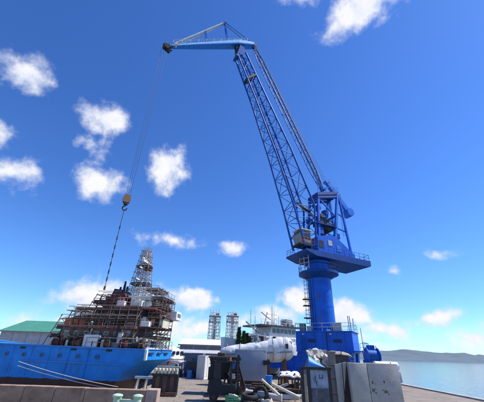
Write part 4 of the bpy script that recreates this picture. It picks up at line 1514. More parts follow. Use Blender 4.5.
beam('derrick_boom', (-3.0, -1.2, 5.3), (-6.4, -1.6, 7.2), .14, .14, YEL, ws)
fb = MB().span(2.7, 4.2, -.8, .8, 6.982, 8.3, .1).build('funnel', GREY, ws, 30)
railing('bridge_railing', [(-4.1, -2.5, 6.98), (4.3, -2.5, 6.98)], .8, WHITE, ws, .03, 1)
railing('fore_deck_railing', [(-9, -.9, 4.85), (-4, -2.9, 4.25), (5.5, -3.0, 4.0)], 1.0, WHITE, ws, .03, 1.2)
for k in range(3):
    MB().tube((-5.2 + k * 1.0, -1.6, 4.6), (-4.5 + k * 1.0, -1.6, 4.6), .32, n=14).build('deck_canister', LGREY, ws, 40)

# ------------------------------------------------------------------ grey box truck body
a, c = at(235, 352, 29), at(266.5, 352, 29)
zt = at(250, 349.5, 29).z
bt = thing('box_truck', 'grey blue box truck seen from its plain rear side behind the scrap', 'truck', ((a.x + c.x) / 2, 29, 0), R(-2))
bw = (c.x - a.x) / 2
MB().span(-bw, bw, 0, 5.5, .75, zt, .04).build('box_body', mat('blue_grey_box_paint', (.27, .29, .35), .5, 0, .15, 1.1, .14, (.19, .18, .19), .06), bt, 30)
MB().span(-bw + .05, bw - .05, -.04, 0, zt - .12, zt - .02).build('top_rail', LGREY, bt)
MB().span(-bw, bw, .1, 5.4, .55, .748).build('chassis', DARK, bt)
for x in (-bw + .3, bw - .3):
    for y in (.9, 1.95, 4.6):
        MB().tube((x - .13, y, .45), (x + .13, y, .45), .45, n=20).build('wheel', RUBBER, bt, 40)
MB().span(-bw - .02, -bw + .3, -.06, 0, .6, .72).build('tail_lamp', RED, bt)
cabb = MB().span(-1.1, 1.1, 5.6, 7.3, .6, 2.5, .1).build('cab', LGREY, bt, 30)
MB().span(bw - .3, bw + .25, -.3, 0, 2.0, 2.35).build('corner_lamp', DARK, bt)
# covered launch raised on trestles behind the truck
YB = 33.5
e0, e1 = at(219, 354, YB), at(294, 348, YB)
cl = thing('covered_launch', 'long grey white launch with a round bright bow raised on trestles above the truck', 'boat', (e0.x, YB, 0))
ctrl = [(219.3, 353.5, .08), (220.5, 353.5, .42), (224, 353.5, .68), (230, 353.2, .8), (240, 352.6, .86), (252, 351.4, .92), (264, 350, 1.02), (272, 349, 1.12), (280, 348, 1.2), (287, 347.6, 1.14), (291.5, 347.8, .85), (293.6, 348.1, .45), (294.2, 348.3, .08)]
stn = []
fine = []
for c0, c1 in zip(ctrl[:-1], ctrl[1:]):
    k_ = max(1, int((c1[0] - c0[0]) / 1.1))
    for i in range(k_):
        fine.append(tuple(lerp(c0[q], c1[q], i / k_) for q in range(3)))
fine.append(ctrl[-1])
for (px, py, r_) in fine:
    q = at(px, py, YB)
    sec = []
    for i in range(40):
        a_ = 6.28318 * i / 40
        cy, cz = math.cos(a_), math.sin(a_)
        fold = abs(noise.noise(Vector((px * .30 + cz * 2.2, cy * .8, cz * .8))))
        wob = 1 + .07 * noise.noise(Vector((px * .2, cy * 1.5, cz * 1.5))) + .06 * (fold - .25) + .02 * noise.noise(Vector((px * .9, cy * 4, cz * 4)))
        sag = .12 * max(0, -cz) * abs(math.sin(px * .2))
        sec.append((r_ * 1.05 * cy * wob, q.z + r_ * (1.0 if cz < 0 else .88) * math.copysign(abs(cz) ** .85, cz) * wob - sag * r_))
    stn.append((q.x - e0.x, sec))
LAUNCH = mat('grey_white_boat_cover', (.56, .56, .57), .6, 0, .35, 1.6, .34, (.27, .25, .25), .5, bscale=4)
loft(stn, LAUNCH, 'hull', cl, 80)
q0, q1 = at(224, 354.5, YB), at(290, 352, YB)
MB().beam((q0.x - e0.x, -.86, q0.z), ((q0.x + q1.x) / 2 - e0.x, -1.05, (q0.z + q1.z) / 2), .07, .12).beam(((q0.x + q1.x) / 2 - e0.x, -1.05, (q0.z + q1.z) / 2), (q1.x - e0.x, -1.25, q1.z), .07, .12).build('rubbing_strake', GREY, cl)
for (px, r_) in ((227, .8), (240, .9), (256, .99), (272, 1.15), (284, 1.22)):
    q = at(px, 353 - max(0, px - 250) * .14, YB)
    b = MB()
    for i in range(20):
        a0, a1 = 6.28318 * i / 20, 6.28318 * (i + 1) / 20
        b.tube((q.x - e0.x, r_ * 1.1 * math.cos(a0), q.z + r_ * 1.02 * math.sin(a0)), (q.x - e0.x, r_ * 1.1 * math.cos(a1), q.z + r_ * 1.02 * math.sin(a1)), .022, n=5)
    b.build('lashing_rope', GREY, cl)
q = at(285, 346.5, YB)
MB().box((q.x - e0.x, -1.16, q.z + .0), (.3, .2, .45), None, .04).build('hatch', DARK, cl)
q = at(289.5, 345, YB)
MB().box((q.x - e0.x, -.8, q.z + .2), (.3, .3, .3), None, .04).build('deck_fitting', WHITE, cl)
for px in (262, 267, 274, 280, 286):
    q = at(px, 341, YB)
    MB().box((q.x - e0.x, -.2, q.z + .12), (.3, .5, rnd.uniform(.25, .6)), None, .03).build('deck_fitting', (GREY, WHITE, DARK, LGREY)[px % 4], cl)
    bar('stanchion', (q.x - e0.x + .2, -.4, q.z), (q.x - e0.x + .2, -.4, q.z + .8), .025, LGREY, cl, 5)
for px in (228, 246, 268, 284):
    q = at(px, 354, YB)
    for y in (-.7, .7):
        beam('trestle_leg', (q.x - e0.x - .25, y, 0), (q.x - e0.x, y * .8, q.z - .3), .14, .14, RUST, cl)
        beam('trestle_leg', (q.x - e0.x + .25, y, 0), (q.x - e0.x, y * .8, q.z - .3), .14, .14, RUST, cl)
    beam('trestle_beam', (q.x - e0.x, -.9, q.z - .72), (q.x - e0.x, .9, q.z - .72), .16, .16, RUST, cl)

# ------------------------------------------------------------------ forklift, its shade put into near-black colour
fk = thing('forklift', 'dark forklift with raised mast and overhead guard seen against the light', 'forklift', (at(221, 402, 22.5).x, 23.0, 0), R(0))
bodyf = MB().prism([(-.75, .35), (-.8, 1.25), (-.2, 1.3), (.0, .95), (.9, .95), (.95, .35)], (0, 0, 0), (1, 0, 0), (0, 0, 1), 1.15).build('body', mat('shaded_forklift_black', (.012, .013, .02), .6, 0, .4, 3, .2, (.04, .02, .015)), fk)
MB().prism([(-.85, .4), (-.95, .6), (-.9, 1.2), (-.76, 1.2), (-.74, .4)], (0, 0, 0), (1, 0, 0), (0, 0, 1), 1.1).build('counterweight', DARK, fk)
for x, r_ in ((-.5, .28), (.65, .36)):
    for y in (-.5, .5):
        w_ = MB().tube((x, y - .12, r_), (x, y + .12, r_), r_, n=20).build('wheel', RUBBER, fk, 40)
        MB().tube((x, y - .13, r_), (x, y + .13, r_), r_ * .5, n=14).build('rim', DARK, w_, 40)
for x in (-.62, .62):
    for y in (-.5, .5):
        beam('guard_post', (x, y, .95), (x * .85, y * .9, 2.3), .09, .09, DARK, fk)
grd = MB().span(-.65, .65, -.52, .52, 2.28, 2.36).build('overhead_guard', DARK, fk)
for y in (-.5, .5):
    MB().prism([(-.66, .97), (-.58, 2.26), (-.1, 2.26), (-.1, .97)], (0, y, 0), (1, 0, 0), (0, 0, 1), .03).build('cab_side', DARK, fk)
MB().prism([(-.98, 1.2), (-.98, 1.95), (-.62, 2.1), (-.62, 1.2)], (0, 0, 0), (1, 0, 0), (0, 0, 1), .9).build('gas_bottle_box', RUBBER, fk)
for y in (-.32, .32):
    beam('mast_rail', (1.05, y, .1), (1.05, y, 2.75), .12, .16, DARK, fk)
for z in (.3, 1.5, 2.7):
    beam('mast_cross_bar', (1.05, -.32, z), (1.05, .32, z), .1, .1, DARK, fk)
bar('lift_cylinder', (1.05, 0, .2), (1.05, 0, 2.2), .07, PALE_ST, fk)
MB().span(1.12, 1.2, -.5, .5, .25, .9).build('fork_carriage', DARK, fk)
for y in (-.3, .3):
    MB().span(1.12, 2.2, y - .06, y + .06, .15, .21).build('fork', DARK, fk)
MB().box((-.3, 0, 1.4), (.5, .5, .15), None, .05).build('seat', RUBBER, fk)
MB().box((-.52, 0, 1.7), (.14, .48, .6), None, .05).build('seat_back', RUBBER, fk)
MB().tube((.25, -.03, 1.5), (.30, .03, 1.55), .2, n=16).build('steering_wheel', RUBBER, fk)
MB().span(-.5, .3, -.3, .3, 2.362, 2.62, .05).build('roof_toolbox', DARK, fk)
MB().tube((.45, 0, 2.36), (.45, 0, 2.58), .1, n=12).build('beacon', ORANGE, fk)
hq = at(220, 390, 26.8)
hp_ = thing('dark_skip', 'tall dark steel skip on legs added behind the forklift to cast a shadow', 'skip', (hq.x, 26.8, 0))  # added so that a shadow falls on the ground left of the forklift
MB().hexa([Vector(v) for v in ((-.55, -.6, 1.0), (.55, -.6, 1.0), (.55, .6, 1.0), (-.55, .6, 1.0), (-.95, -.9, 2.55), (.85, -.9, 2.55), (.85, .9, 2.55), (-.95, .9, 2.55))]).build('hopper', DARK, hp_)
MB().beam((-.97, -.93, 2.52), (.87, -.93, 2.52), .1, .12).beam((-.97, .93, 2.52), (.87, .93, 2.52), .1, .12).beam((-.97, -.86, 2.52), (-.97, .86, 2.52), .1, .12).beam((.87, -.86, 2.52), (.87, .86, 2.52), .1, .12).build('rim', RUST, hp_)
for x in (-.6, .6):
    for y in (-.6, .6):
        beam('leg', (x * 1.2, y, 0), (x, y, 1.2), .16, .16, DARK, hp_)
MB().span(-.7, .7, -.64, -.56, .45, .6).build('cross_bar', DARK, hp_)
MB().span(-.35, .3, -.2, .2, 2.56, 2.85, .05).build('lid_handle', RUST, hp_)
# lone dark post
pp = at(208.6, 391, 26.5)
ps = thing('steel_post', 'lone dark steel post in front of the cream container', 'post', (pp.x, 26.5, 0))
beam('shaft', (0, 0, 0), (.1, 0, at(209.5, 364, 26.5).z), .16, .16, DARK, ps)
MB().box((0, 0, .03), (.5, .5, .06)).build('base_plate', RUST, ps)
MB().box((.1, 0, at(209.5, 364, 26.5).z + .03), (.3, .3, .06)).build('cap', DARK, ps)


def drum(label, p, m, group='drums in the yard'):
    t = thing('oil_drum', label, 'drum', p, 0, group)
    MB().tube((0, 0, 0), (0, 0, .88), .29, n=24).build('body', m, t, 40)
    for z in (.03, .3, .58, .86):
        MB().tube((0, 0, z - .02), (0, 0, z + .02), .305, n=24).build('hoop', m, t, 40)
    MB().tube((.12, 0, .88), (.12, 0, .91), .05, n=10).build('bung', DARK, t)


drum('blue drum at the foot of the dark forklift', (at(215, 392, 25.5).x, 25.5, 0), DRUMB)
drum('cream drum between the forklift wheels and the blue drum', (at(219, 394, 25.9).x, 25.9, 0), CREAM)
drum('light blue drum by the kiosk corner', (at(189.5, 378, 40).x, 39.6, 0), BLUE2)


# steel A-frame jig right of forklift with pale box
jg = thing('steel_rack', 'slanting dark steel rack of odds and ends right of the forklift', 'rack', (at(236, 395, 25).x, 25, 0))
beam('sloping_leg', (.0, 0, 2.4), (.75, -.2, .2), .16, .16, DARK, jg)
beam('sloping_leg', (.0, .9, 2.4), (.75, 1.1, .2), .16, .16, DARK, jg)
beam('upright', (-.5, 0, 0), (-.4, 0, 2.3), .12, .12, DARK, jg)
beam('upright', (-.5, .9, 0), (-.4, .9, 2.3), .12, .12, DARK, jg)
for z in (.5, 1.1, 1.75):
    beam('shelf', (-.5, .45, z), (.75 - z * .3, .45, z), .05, .95, RUST, jg, up=(0, 0, 1))
MB().span(-.5, .3, -.2, 1.1, 2.35, 2.6, .04).build('top_cover', DARK, jg)
k_items = [(-.25, 1.1, WHITE, .35, 'white box on the middle shelf of the slanting rack'), (-.25, 1.75, BLUE2, .42, 'light blue can on the top shelf of the slanting rack'), (.1, 1.75, RED, .2, 'red can on the top shelf of the slanting rack'), (.1, .5, CREAM, .4, 'cream box on the bottom shelf of the slanting rack'), (.15, 1.1, RUST, .3, 'rusty box on the middle shelf of the slanting rack')]
for x, z, m_, s_, lab in k_items:
    b = MB().box((0, 0, s_ / 2), (.28, .35, s_), None, .03).span(-.15, .15, -.19, .19, s_ - .06, s_ - .02)
    o = tag(b.build('supply_box', m_), lab, 'box', 'boxes on the slanting rack')
    o.location = jg.location + Vector((x, .3, z + .03))


# ------------------------------------------------------------------ scrap and timber in the middle foreground
def i_beam(name, p, q, h, w_, m, label, cat, group, up=(0, 0, 1)):
    c, rot, ln = frame(p, q, up)
    b = MB()
    for (cx, cy, sx, sy) in ((0, h / 2 - .02, w_, .04), (0, -h / 2 + .02, w_, .04), (0, 0, .03, h - .08)):
        b.box((cx, cy, 0), (sx, sy, ln))
    b.bm.transform(rot.to_4x4())
    o = tag(b.build(name, m), label, cat, group)
    o.location = c
    return o


rr = random.Random(11)
ORD = ('first', 'second', 'third', 'fourth', 'fifth', 'sixth', 'seventh', 'eighth')
sx0, sx1 = at(244, 392, 23.5).x, at(300, 392, 23.5).x
for k in range(26):
    m_ = rr.choice((RUST, RUST, DARK, MAROON, GREY))
    x, y = rr.uniform(sx0 + .2, sx1 - .3), rr.uniform(23.6, 26.2)
    a_ = rr.uniform(-.7, .7)
    l_ = rr.uniform(.7, 1.7)
    z = .12 + rr.random() ** 1.5 * .75
    d = Vector((math.cos(a_), math.sin(a_), rr.uniform(-.12, .3))) * l_ / 2
    p = Vector((x, y, z))
    i_beam('scrap_beam', p - d, p + d, rr.uniform(.14, .26), rr.uniform(.1, .2), m_, 'offcut steel beam in the scrap heap under the white tarpaulin', 'scrap beam', 'offcut beams in the scrap heap')
PCOL = (('rusty', RUST), ('cream', CREAM), ('grey', GREY), ('black', DARK), ('bleached pale', PALE_ST), ('dark red', MAROON))
for k in range(6):
    x, y = rr.uniform(sx0 + .2, sx1 - .2), rr.uniform(23.2, 25.6)
    s_ = rr.uniform(.18, .4)
    cn, m_ = PCOL[k]
    b = MB().tube((-s_, 0, 0), (s_, 0, 0), s_ * .45, n=14).tube((-s_ * .8, 0, 0), (-s_ * .7, 0, 0), s_ * .7, n=14).tube((s_ * .7, 0, 0), (s_ * .8, 0, 0), s_ * .7, n=14)
    o = tag(b.build('flanged_pipe', m_, None, 40), cn + ' short flanged pipe piece lying in the scrap heap', 'pipe', 'flanged pipe pieces in the scrap heap')
    o.location = (x, y, s_ * .7 + rr.random() * .35)
    o.rotation_euler = (rr.uniform(-.4, .4), rr.uniform(-.3, .3), rr.uniform(0, 3))
for k in range(8):
    px, py = 282 + k * 2.4, 380
    p = at(px, py, 25)
    i_beam('scrap_post', (p.x, 25 + rr.uniform(-.4, .4), 0), (p.x + rr.uniform(-.25, .25), 25, rr.uniform(.7, 1.15)), .2, .16, RUST if k % 2 else DARK, ORD[k] + ' upright steel post from the left under the white tarpaulin', 'steel post', 'posts under the white tarpaulin', up=(0, 1, 0))
# pipes lying diagonally
for k, (x0_, y0_, x1_, y1_, z, r_, m_, lab) in enumerate(((246, 392, 282, 398, .3, .17, LGREY, 'thick light grey pipe lying across the front of the scrap'), (252, 397, 306, 397, .2, .14, PALE_ST, 'pale grey pipe nearest the camera in the scrap'), (272, 384, 300, 398, .55, .09, CREAM, 'slim cream pole slanting down the scrap'), (262, 380, 280, 396, .75, .08, CREAM, 'thin cream pole leaning at the left of the scrap'))):
    p, q = at(x0_, y0_, 22.8 - k * .1), at(x1_, y1_, 21.9 - k * .1)
    p.z = max(r_, p.z); q.z = max(r_, q.z)
    tag(MB().tube(p, q, r_, n=16).tube(p, p.lerp(q, .02), r_ * 1.25, n=16).tube(p.lerp(q, .98), q, r_ * 1.25, n=16).build('long_pipe', m_, None, 40), lab, 'pipe', 'long pipes in front of the scrap')
p = at(269.5, 391, 23)
rc = thing('red_gas_cylinder', 'small red gas cylinder lying in the scrap', 'gas cylinder', (p.x, 23, .3))
MB().tube((-.3, 0, .02), (.3, 0, .02), .17, n=20).sphere((.3, 0, .02), .17).sphere((-.3, 0, .02), .17).build('body', RED, rc, 50)
MB().tube((.44, 0, .02), (.58, 0, .02), .05, n=10).build('valve', DARK, rc)
p = at(269, 378, 25.5)
bk = thing('blue_bucket', 'light blue bucket on top of the scrap by the grey truck', 'bucket', (p.x, 25.5, p.z - .3))
MB().tube((0, 0, 0), (0, 0, .45), .2, .27, n=20).build('body', TARPB, bk, 40)
MB().tube((0, 0, .42), (0, 0, .46), .29, n=20).build('rim', TARPB, bk, 40)
MB().tube((0, 0, -.3), (0, 0, 0), .3, n=12).build('wooden_block', PLANK, bk)
# green net heap and dark heap by forklift
p = at(234, 399, 21.8)


def heap(name, label, cat, c, rx, ry, h, m, seed, k=34):
    def fn(u_, v_):
        x, y = (u_ - .5) * 2, (v_ - .5) * 2
        r_ = min(1.0, (x ** 4 + y ** 4) ** .25)
        nn = noise.noise(Vector((x * 2.3 + seed, y * 2.3, seed * 1.7))) * .35 + noise.noise(Vector((x * 6 + seed, y * 6, 3.0))) * .22 + abs(noise.noise(Vector((x * 12 + seed, y * 9, 1.0)))) * .2
        z = h * max(0, (1 - r_ ** 2.2)) ** .55 * (1 + nn) + .01
        return Vector((x * rx * (1 + nn * .25), y * ry * (1 + nn * .2), z))
    o = blob_cloth(name, fn, k, k, m)
    o.location = c
    return tag(o, label, cat)


b = MB()
for z in (.05, .17, .29, .41):
    b.span(-.5, .5, -.36, -.33, z - .035, z + .035).span(-.5, .5, .33, .36, z - .035, z + .035)
    b.span(-.5, -.47, -.329, .329, z - .035, z + .035).span(.47, .5, -.329, .329, z - .035, z + .035)
for x in (-.47, -.15, .15, .47):
    for y in (-.315, .315):
        b.span(x - .03, x + .03, y - .014, y + .014, 0, .46)
b.span(-.46, .46, -.3, .3, .0, .03)
o = tag(b.build('plastic_crate', mat('dull_green_plastic', (.05, .22, .12), .55, 0, .3, 4, .15)), 'green slatted plastic crate on the ground right of the forklift', 'crate')
o.location = (p.x, 21.9, 0)
o.rotation_euler = (0, 0, .25)
b = MB()
for k in range(9):
    x, y = rr.uniform(-.35, .35), rr.uniform(-.22, .22)
    b.box((x, y, .25 + rr.random() * .2), (rr.uniform(.15, .4), .1, rr.uniform(.08, .2)), rr.uniform(0, 3), .01)
o = tag(b.build('timber_offcuts', CREAM), 'pale timber offcuts filling the green crate', 'timber')
o['kind'] = 'stuff'
o.location = (p.x, 21.9, 0)


def tyre(label, loc, rot, r1=.42, r2=.15):
    bm = bmesh.new()
    n1, n2 = 30, 10
    g = []
    for i in range(n1):
        a_ = 6.28318 * i / n1
        row = []
        for k in range(n2):
            b_ = 6.28318 * k / n2
            rr_ = r1 + r2 * math.cos(b_) * .8 + (.018 if (i % 2 and abs(b_) < 1 or i % 2 and b_ > 5.3) else 0)
            row.append(bm.verts.new((rr_ * math.cos(a_), rr_ * math.sin(a_), r2 * math.sin(b_))))
        g.append(row)
    for i in range(n1):
        for k in range(n2):
            bm.faces.new((g[i][k], g[(i + 1) % n1][k], g[(i + 1) % n1][(k + 1) % n2], g[i][(k + 1) % n2]))
    me = bpy.data.meshes.new('tyre')
    bm.to_mesh(me)
    bm.free()
    for q in me.polygons:
        q.use_smooth = True
    me.materials.append(RUBBER)
    o = tag(new_ob('tyre', me), label, 'tyre', 'worn tyres in front of the grey truck')
    o.location = loc
    o.rotation_euler = rot


p = at(249, 398, 21.8)
tyre('worn tyre lying flat, underneath the other in the scrap foreground', (p.x - .1, 21.9, .16), (0, 0, 0))
tyre('worn tyre lying askew on top of another in the scrap foreground', (p.x + .02, 21.95, .46), (.12, -.1, 1))
tyre('worn tyre standing against the tyre pile', (p.x + .75, 22.15, .52), (1.25, .1, -.35))
p = at(262, 399, 21.6)
ch = MB()
pts_ = [Vector((.42 * (1 - k * .004) * math.cos(k * .42), .36 * math.sin(k * .42), .05 + .0042 * k + .03 * math.sin(k * 1.7))) for k in range(76)]
ch.path(pts_, .035, 6)
o = tag(ch.build('rope_coil', ROPE), 'coil of pale rope on the ground by the worn tyres', 'rope')
o.location = (p.x + .3, 21.6, 0)
# row of small dark/cream crates under truck
for k in range(7):
    px = 248 + k * 3.0
    p = at(px, 386, 26.6)
    b = MB()
    s_ = .26
    for z in (.06, .2, .34, .48):
        b.span(-s_, s_, -.25, -.22, z - .05, z + .05).span(-s_, s_, .22, .25, z - .05, z + .05)
    b.span(-s_, -s_ + .05, -.22, .22, 0, .55).span(s_ - .05, s_, -.22, .22, 0, .55).span(-s_ + .05, s_ - .05, -.22, .22, 0, .04)
    o = tag(b.build('slatted_crate', PLANK if k % 3 else CREAM), ('dark' if k % 3 else 'pale') + ' slatted crate, ' + ORD[k] + ' from the left in the row below the grey truck', 'crate', 'crates below the grey truck')
    o.location = (p.x, 26.6 + (k % 2) * .2, 0)
    o.rotation_euler = (0, 0, rr.uniform(-.2, .2))
# white tarpaulin over frame
p, q = at(278.5, 375, 25.6), at(301, 375, 25.6)
tz = p.z + .12
tw = thing('white_tarpaulin_stack', 'off white tarpaulin over a pile below the crane base', 'tarpaulin', ((p.x + q.x) / 2, 25.7, 0))
hw = (q.x - p.x) / 2


def wt(u_, v_):
    x, y = (u_ - .5) * 2, (v_ - .5) * 2
    nn = noise.noise(Vector((x * 2.2, y * 1.2, 2.1))) * .14 + noise.noise(Vector((x * 6, y * 3, 7.1))) * .04
    e = max(abs(x) ** 6, abs(y) ** 4)
    return Vector((x * hw * 1.02, y * .8, tz + .1 + nn - .3 * e))


blob_cloth('cover', wt, 40, 14, TARPW, tw)
for x in (-hw + .1, -hw / 3, hw / 3, hw - .1):
    for y in (-.6, .6):
        beam('support_post', (x, y, 0), (x, y, tz + .06), .1, .1, RUST, tw)
beam('support_rail', (-hw, -.6, tz - .12), (hw, -.6, tz - .12), .1, .14, RUST, tw)

# heap under the portal: pale broken slabs and grey covers
p = at(318, 366, 36)
rr = random.Random(4)
slabs = [(rr.uniform(310, 329), rr.uniform(350, 364), rr.uniform(.35, .95), rr.uniform(-.8, .8)) for _ in range(30)]
slabs = [q for q in slabs if q[1] > 349 + abs(q[0] - 319) * .35]
for k, (px, py, s_, tl) in enumerate(slabs):
    p = at(px, py, 35.3 + (365 - py) * .09)
    b = MB()
    poly = [(s_ * .62 * math.cos(a_) * rr.uniform(.8, 1.1), s_ * .45 * math.sin(a_) * rr.uniform(.8, 1.15)) for a_ in [i * 6.283 / 7 for i in range(7)]]
    b.prism(poly, (0, 0, 0), (1, 0, 0), (0, 0, 1), rr.uniform(.1, .3))
    o = tag(b.build('concrete_slab', mat('pale_broken_concrete', (.50, .46, .40), .9, 0, .25, 3, .15)), 'pale broken slab leaning in the heap under the crane portal', 'slab', 'broken slabs in the heap under the portal')
    o.location = p
    o.rotation_euler = (rr.uniform(-.9, -.2), tl, rr.uniform(-.5, .5))
c = at(319, 366, 36.6)
heap('rubble_mound', 'grey rubble mound carrying the pale slabs', 'rubble', (c.x, 36.9, 0), 2.0, 1.6, 2.45, TARPG, 3.3, 24)
c = at(341, 362, 34.5)
cm = thing('covered_machine', 'machine under a crumpled grey cover left of the blue crane leg', 'covered machine', (c.x, 34.8, 0))
zc = at(341, 350.5, 34.5).z
MB().span(-.8, .8, -.5, .5, .5, zc - .35, .05).build('machine_body', mat('dark_machine_paint', (.08, .075, .075), .7, 0, .4, 3, .3), cm)
for x in (-.7, .7):
    for y in (-.45, .45):
        beam('leg', (x, y, 0), (x, y, .55), .14, .14, DARK, cm)


def cm_fn(u_, v_):
    x, y = (u_ - .5) * 2, (v_ - .5) * 2
    e = max(abs(x), abs(y)) ** 5
    q = Vector((x * 2.6, y * 2.6, 4.4))
    nn = noise.noise(q) * .16 + noise.noise(q * 3) * .07
    return Vector((x * (1.0 + .16 * e + nn * .4), y * (.68 + .14 * e + nn * .4), zc - .12 + nn * .5 - .1 * x - .32 * e))


blob_cloth('cover', cm_fn, 28, 22, TARPG, cm)
# blue tarpaulin triangle
A_, B_, C_ = at(308, 355.5, 33.2), at(306.5, 367.5, 33.0), at(325.5, 367.5, 33.4)


def bt_fn(u_, v_):
    e = A_.lerp(C_, u_)
    f = B_.lerp(C_ + Vector((.02, 0, -.02)), u_)
    q = e.lerp(f, v_)
    return q + Vector((0, -.35 * math.sin(v_ * 2.6) - .1 * noise.noise(q * 1.7), -.02 * v_))


tt = thing('blue_tarpaulin', 'bright blue triangular tarpaulin in front of the pale slabs', 'tarpaulin', (B_.x, 33.3, 0))
o = blob_cloth('sheet', bt_fn, 16, 10, TARPB, tt)
o.location = -tt.location
for X in (A_, C_):
    q = X - tt.location
    bar('pole', (q.x, q.y + .05, 0), (q.x, q.y + .05, q.z), .06, DARK, tt)

# ------------------------------------------------------------------ right foreground: framed panel, pillar, leaning slab, concrete wall
YF = 19.6
a, c = at(301, 369, YF), at(332, 369, YF)
fr = thing('framed_board', 'weathered blue grey notice board in a dark steel frame', 'notice board', (a.x, YF, 0))
W_ = c.x - a.x
zt = at(318, 369.5, YF).z
beam('post', (.05, 0, 0), (.05, 0, zt), .16, .16, DARK, fr)
x1_ = at(308, 369, YF).x - a.x
beam('post', (x1_, 0, 0), (x1_, 0, zt - .02), .2, .16, DARK, fr)
x2_ = at(328.5, 369, YF).x - a.x
beam('post', (x2_, 0, 0), (x2_, 0, zt - .02), .14, .16, DARK, fr)
beam('head_rail', (-.1, 0, zt + .05), (x2_ + .15, 0, zt + .05), .16, .14, DARK, fr)
beam('foot_rail', (x1_, 0, .18), (x2_, 0, .18), .12, .14, DARK, fr)
bdm = mat('faded_blue_board', (.27, .33, .42), .7, 0, .45, 2.2, .35, (.12, .13, .17), .2)
bd = MB().span(x1_ + .1, x2_ - .07, -.02, .03, .25, zt - .06).build('board', bdm, fr)
MB().span(.13, x1_ - .1, .1, .14, .2, zt - .3).build('side_sheet', CREAM, fr)
# dark sheet over the lower half, faded dark strokes above
xm = (x1_ + x2_) / 2
lo = MB().span(x1_ + .1, x2_ - .07, -.05, -.022, .26, zt - .95).build('lower_sheet', mat('dark_stained_sheet', (.10, .11, .13), .8, 0, .55, 3.5, .4, (.22, .21, .18), .3), fr)
mk_ = MB()
for (dx, z, w_, h_) in ((.02, zt - .36, .05, .2), (.2, zt - .36, .05, .2), (.11, zt - .44, .2, .05), (-.22, zt - .5, .05, .36), (-.16, zt - .72, .05, .22)):
    mk_.box((xm + dx, -.024, z), (w_, .006, h_))
mk_.build('painted_strokes', mat('faded_dark_lettering', (.06, .09, .16), .8), bd)
# grey pillar
a, c = at(329.5, 360, 20.6), at(335.5, 360, 20.6)
pi_ = thing('concrete_pillar', 'narrow grey brown pillar between the notice board and leaning slab', 'pillar', ((a.x + c.x) / 2, 20.8, 0))
pw = (c.x - a.x) / 2
PILM = mat('brown_grey_pillar', (.22, .19, .18), .9, 0, .3, 2, .2)
MB().span(-pw, pw, -.2, .2, 0, at(332, 353, 20.6).z, .02).build('shaft', PILM, pi_)
MB().span(-pw - .06, pw + .06, -.26, .26, at(332, 353, 20.6).z, at(332, 353, 20.6).z + .1, .02).build('cap', PILM, pi_)
for z in (.8, 1.6, 2.3):
    MB().span(-pw - .012, pw + .012, -.212, .212, z, z + .05).build('band', RUST, pi_)
# leaning slab
a, c = at(336, 364, 20.2), at(347.5, 363, 20.2)
lsb = thing('leaning_slab', 'pale slab leaning left of the concrete wall with a sloping edge', 'slab', (a.x, 20.2, 0))
w_ = c.x - a.x
zt2 = at(342, 363, 20.2).z
MB().prism([(0, 0), (0, zt2 - .12), (w_, zt2 + .05), (w_ * .3, 0)], (0, .3, 0), (1, 0, 0), (0, 0, 1), .12).build('slab', CONC, lsb)
ds = thing('shadow_sheet', 'dark sheet in place of the shadow behind the leaning slab beside the concrete wall', 'shadow sheet', (a.x, 21.0, 0))  # dark sheet stands in for the shadow between slab and wall
MB().prism([(-.1, 0), (-.1, zt2 - .5), (w_ + .5, zt2 - .1), (w_ + .5, 0)], (0, 0, 0), (1, 0, 0), (0, 0, 1), .04).build('sheet', mat('shadow_dark_sheet', (.035, .035, .05), .6, 0, .4, 2, .25), ds)
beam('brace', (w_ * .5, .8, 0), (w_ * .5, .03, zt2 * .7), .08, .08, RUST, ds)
beam('prop', (w_ * .5, .7, 0), (w_ * .4, .36, zt2 * .8), .1, .1, RUST, lsb)
bar('rod', (w_ * .42, .1, 0), (w_ * .62, .1, zt2 + 1.0), .025, DARK, lsb)
# concrete wall of precast slabs
xa = at(348.5, 363, 20).x
zt3 = at(355, 363, 20).z
cw = thing('concrete_wall', 'tall grey precast concrete wall with rust spots at the right', 'wall', (xa, 20, 0), R(-1))
seams = [0, at(366.3, 363, 20).x - xa, at(393, 363, 20).x - xa + .25]
for k in range(2):
    x0_, x1_ = seams[k], seams[k + 1]
    o = MB().span(x0_ + .012, x1_ - .012, 0 + k * .02, .42, 0, zt3 + (.02 if k else 0), .03).build('wall_slab', CONC, cw, 30)
    for xx in (x0_ + .35, x1_ - .35):
        MB().tube((xx, .2, zt3), (xx, .2, zt3 + .1), .03, n=8).build('lifting_eye', RUST, o)
# lifting holes and rust stains, flat marks on the second slab
for (px, py, m_, w_, h_) in ((372.6, 382.5, DARK, .06, .13), (384, 382, DARK, .06, .13), (375.5, 384, GREY, .04, .1)):
    p = at(px, py, 20)
    MB().box((p.x - xa, .018, p.z), (w_, .02, h_), None, .005).build('anchor_slot', m_, cw)
STAIN = mat('ochre_moss_stain', (.17, .145, .08), .95, 0, .5, 6)
for (px, py, r_) in ((373.5, 390.5, .12), (386, 392, .14), (376, 393, .07), (371, 392.5, .05), (388.5, 394.5, .06), (383, 390.5, .05), (375.5, 389, .04)):
    p = at(px, py, 20)
    b = MB()
    rr = random.Random(int(px))
    pol = [(r_ * math.cos(i * .524) * rr.uniform(.5, 1.2), r_ * math.sin(i * .524) * rr.uniform(.4, 1.0)) for i in range(12)]
    b.prism(pol, (p.x - xa, .02, p.z), (1, 0, 0), (0, 0, 1), .012)
    b.build('moss_patch', STAIN, cw)
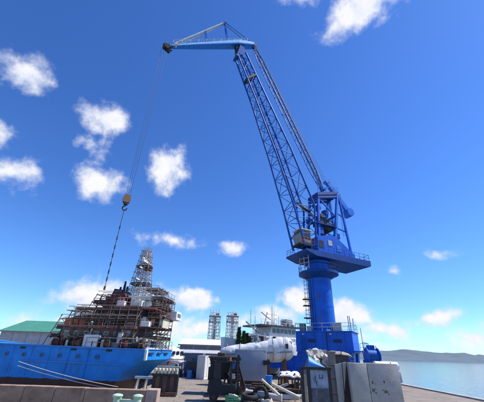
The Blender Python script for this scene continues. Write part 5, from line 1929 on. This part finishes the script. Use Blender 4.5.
# white sheet roof on wall and blue winch beyond
p = at(385, 362.5, 27)
wr = thing('white_boat_cover', 'white covered boat showing just above the concrete wall', 'boat', (p.x, 27, 0))
MB().tube((-.9, 0, p.z - .35), (.95, 0, p.z - .3), .42, .36, n=20).build('cover', WHITE, wr, 40)
MB().span(-.9, .9, -.6, .6, p.z - 1.4, p.z - .55, .1).build('hull', LGREY, wr, 30)
for x in (-.6, .6):
    beam('cradle_leg', (x, 0, 0), (x, 0, p.z - 1.35), .14, .5, RUST, wr)
p = at(372, 360, 33)
bwn = thing('blue_winch', 'dark blue deck winch with upright pipes beyond the concrete wall', 'winch', (p.x, 33, 0))
zt4 = p.z
MB().span(-.75, .75, -.5, .5, 0, zt4 + .0, .05).build('base', BLUED, bwn)
MB().tube((-.5, -.2, zt4 + .4), (.55, -.2, zt4 + .4), .5, n=20).build('drum', BLUED, bwn, 40)
for x in (-.55, .6):
    MB().tube((x - .04, -.2, zt4 + .4), (x + .04, -.2, zt4 + .4), .68, n=20).build('drum_flange', BLUE, bwn, 40)
for k in range(8):
    x = -.7 + k * .2
    bar('pipe', (x, .2, zt4), (x + (k % 3 - 1) * .06, .2, zt4 + .9 + .5 * ((k * 7) % 5) / 5), .035, BLUED, bwn, 6)
MB().box((.1, .1, zt4 + 1.1), (.7, .4, .5), None, .06).build('gear_case', BLUED, bwn)

# loose grit and debris on the yard
b = MB()
rr = random.Random(77)
bmg = bmesh.new()
for k in range(700):
    x, y = rr.uniform(-8, 13), 12 + 26 * rr.random() ** 1.3
    if -60 < x < -7.7 and y > 26:
        continue
    r_ = rr.uniform(.015, .07)
    ret = bmesh.ops.create_icosphere(bmg, subdivisions=1, radius=r_)
    bmesh.ops.scale(bmg, vec=(rr.uniform(.7, 1.6), rr.uniform(.7, 1.6), rr.uniform(.4, .8)), verts=ret['verts'])
    bmesh.ops.translate(bmg, vec=(x, y, r_ * .3), verts=ret['verts'])
me = bpy.data.meshes.new('grit')
bmg.to_mesh(me)
bmg.free()
me.materials.append(mat('grit_stone', (.22, .19, .16), .95, 0, .5, 3))
grit = new_ob('grit', me)
grit['kind'] = 'stuff'
tag(grit, 'loose grit and small stones scattered over the yard ground', 'grit')
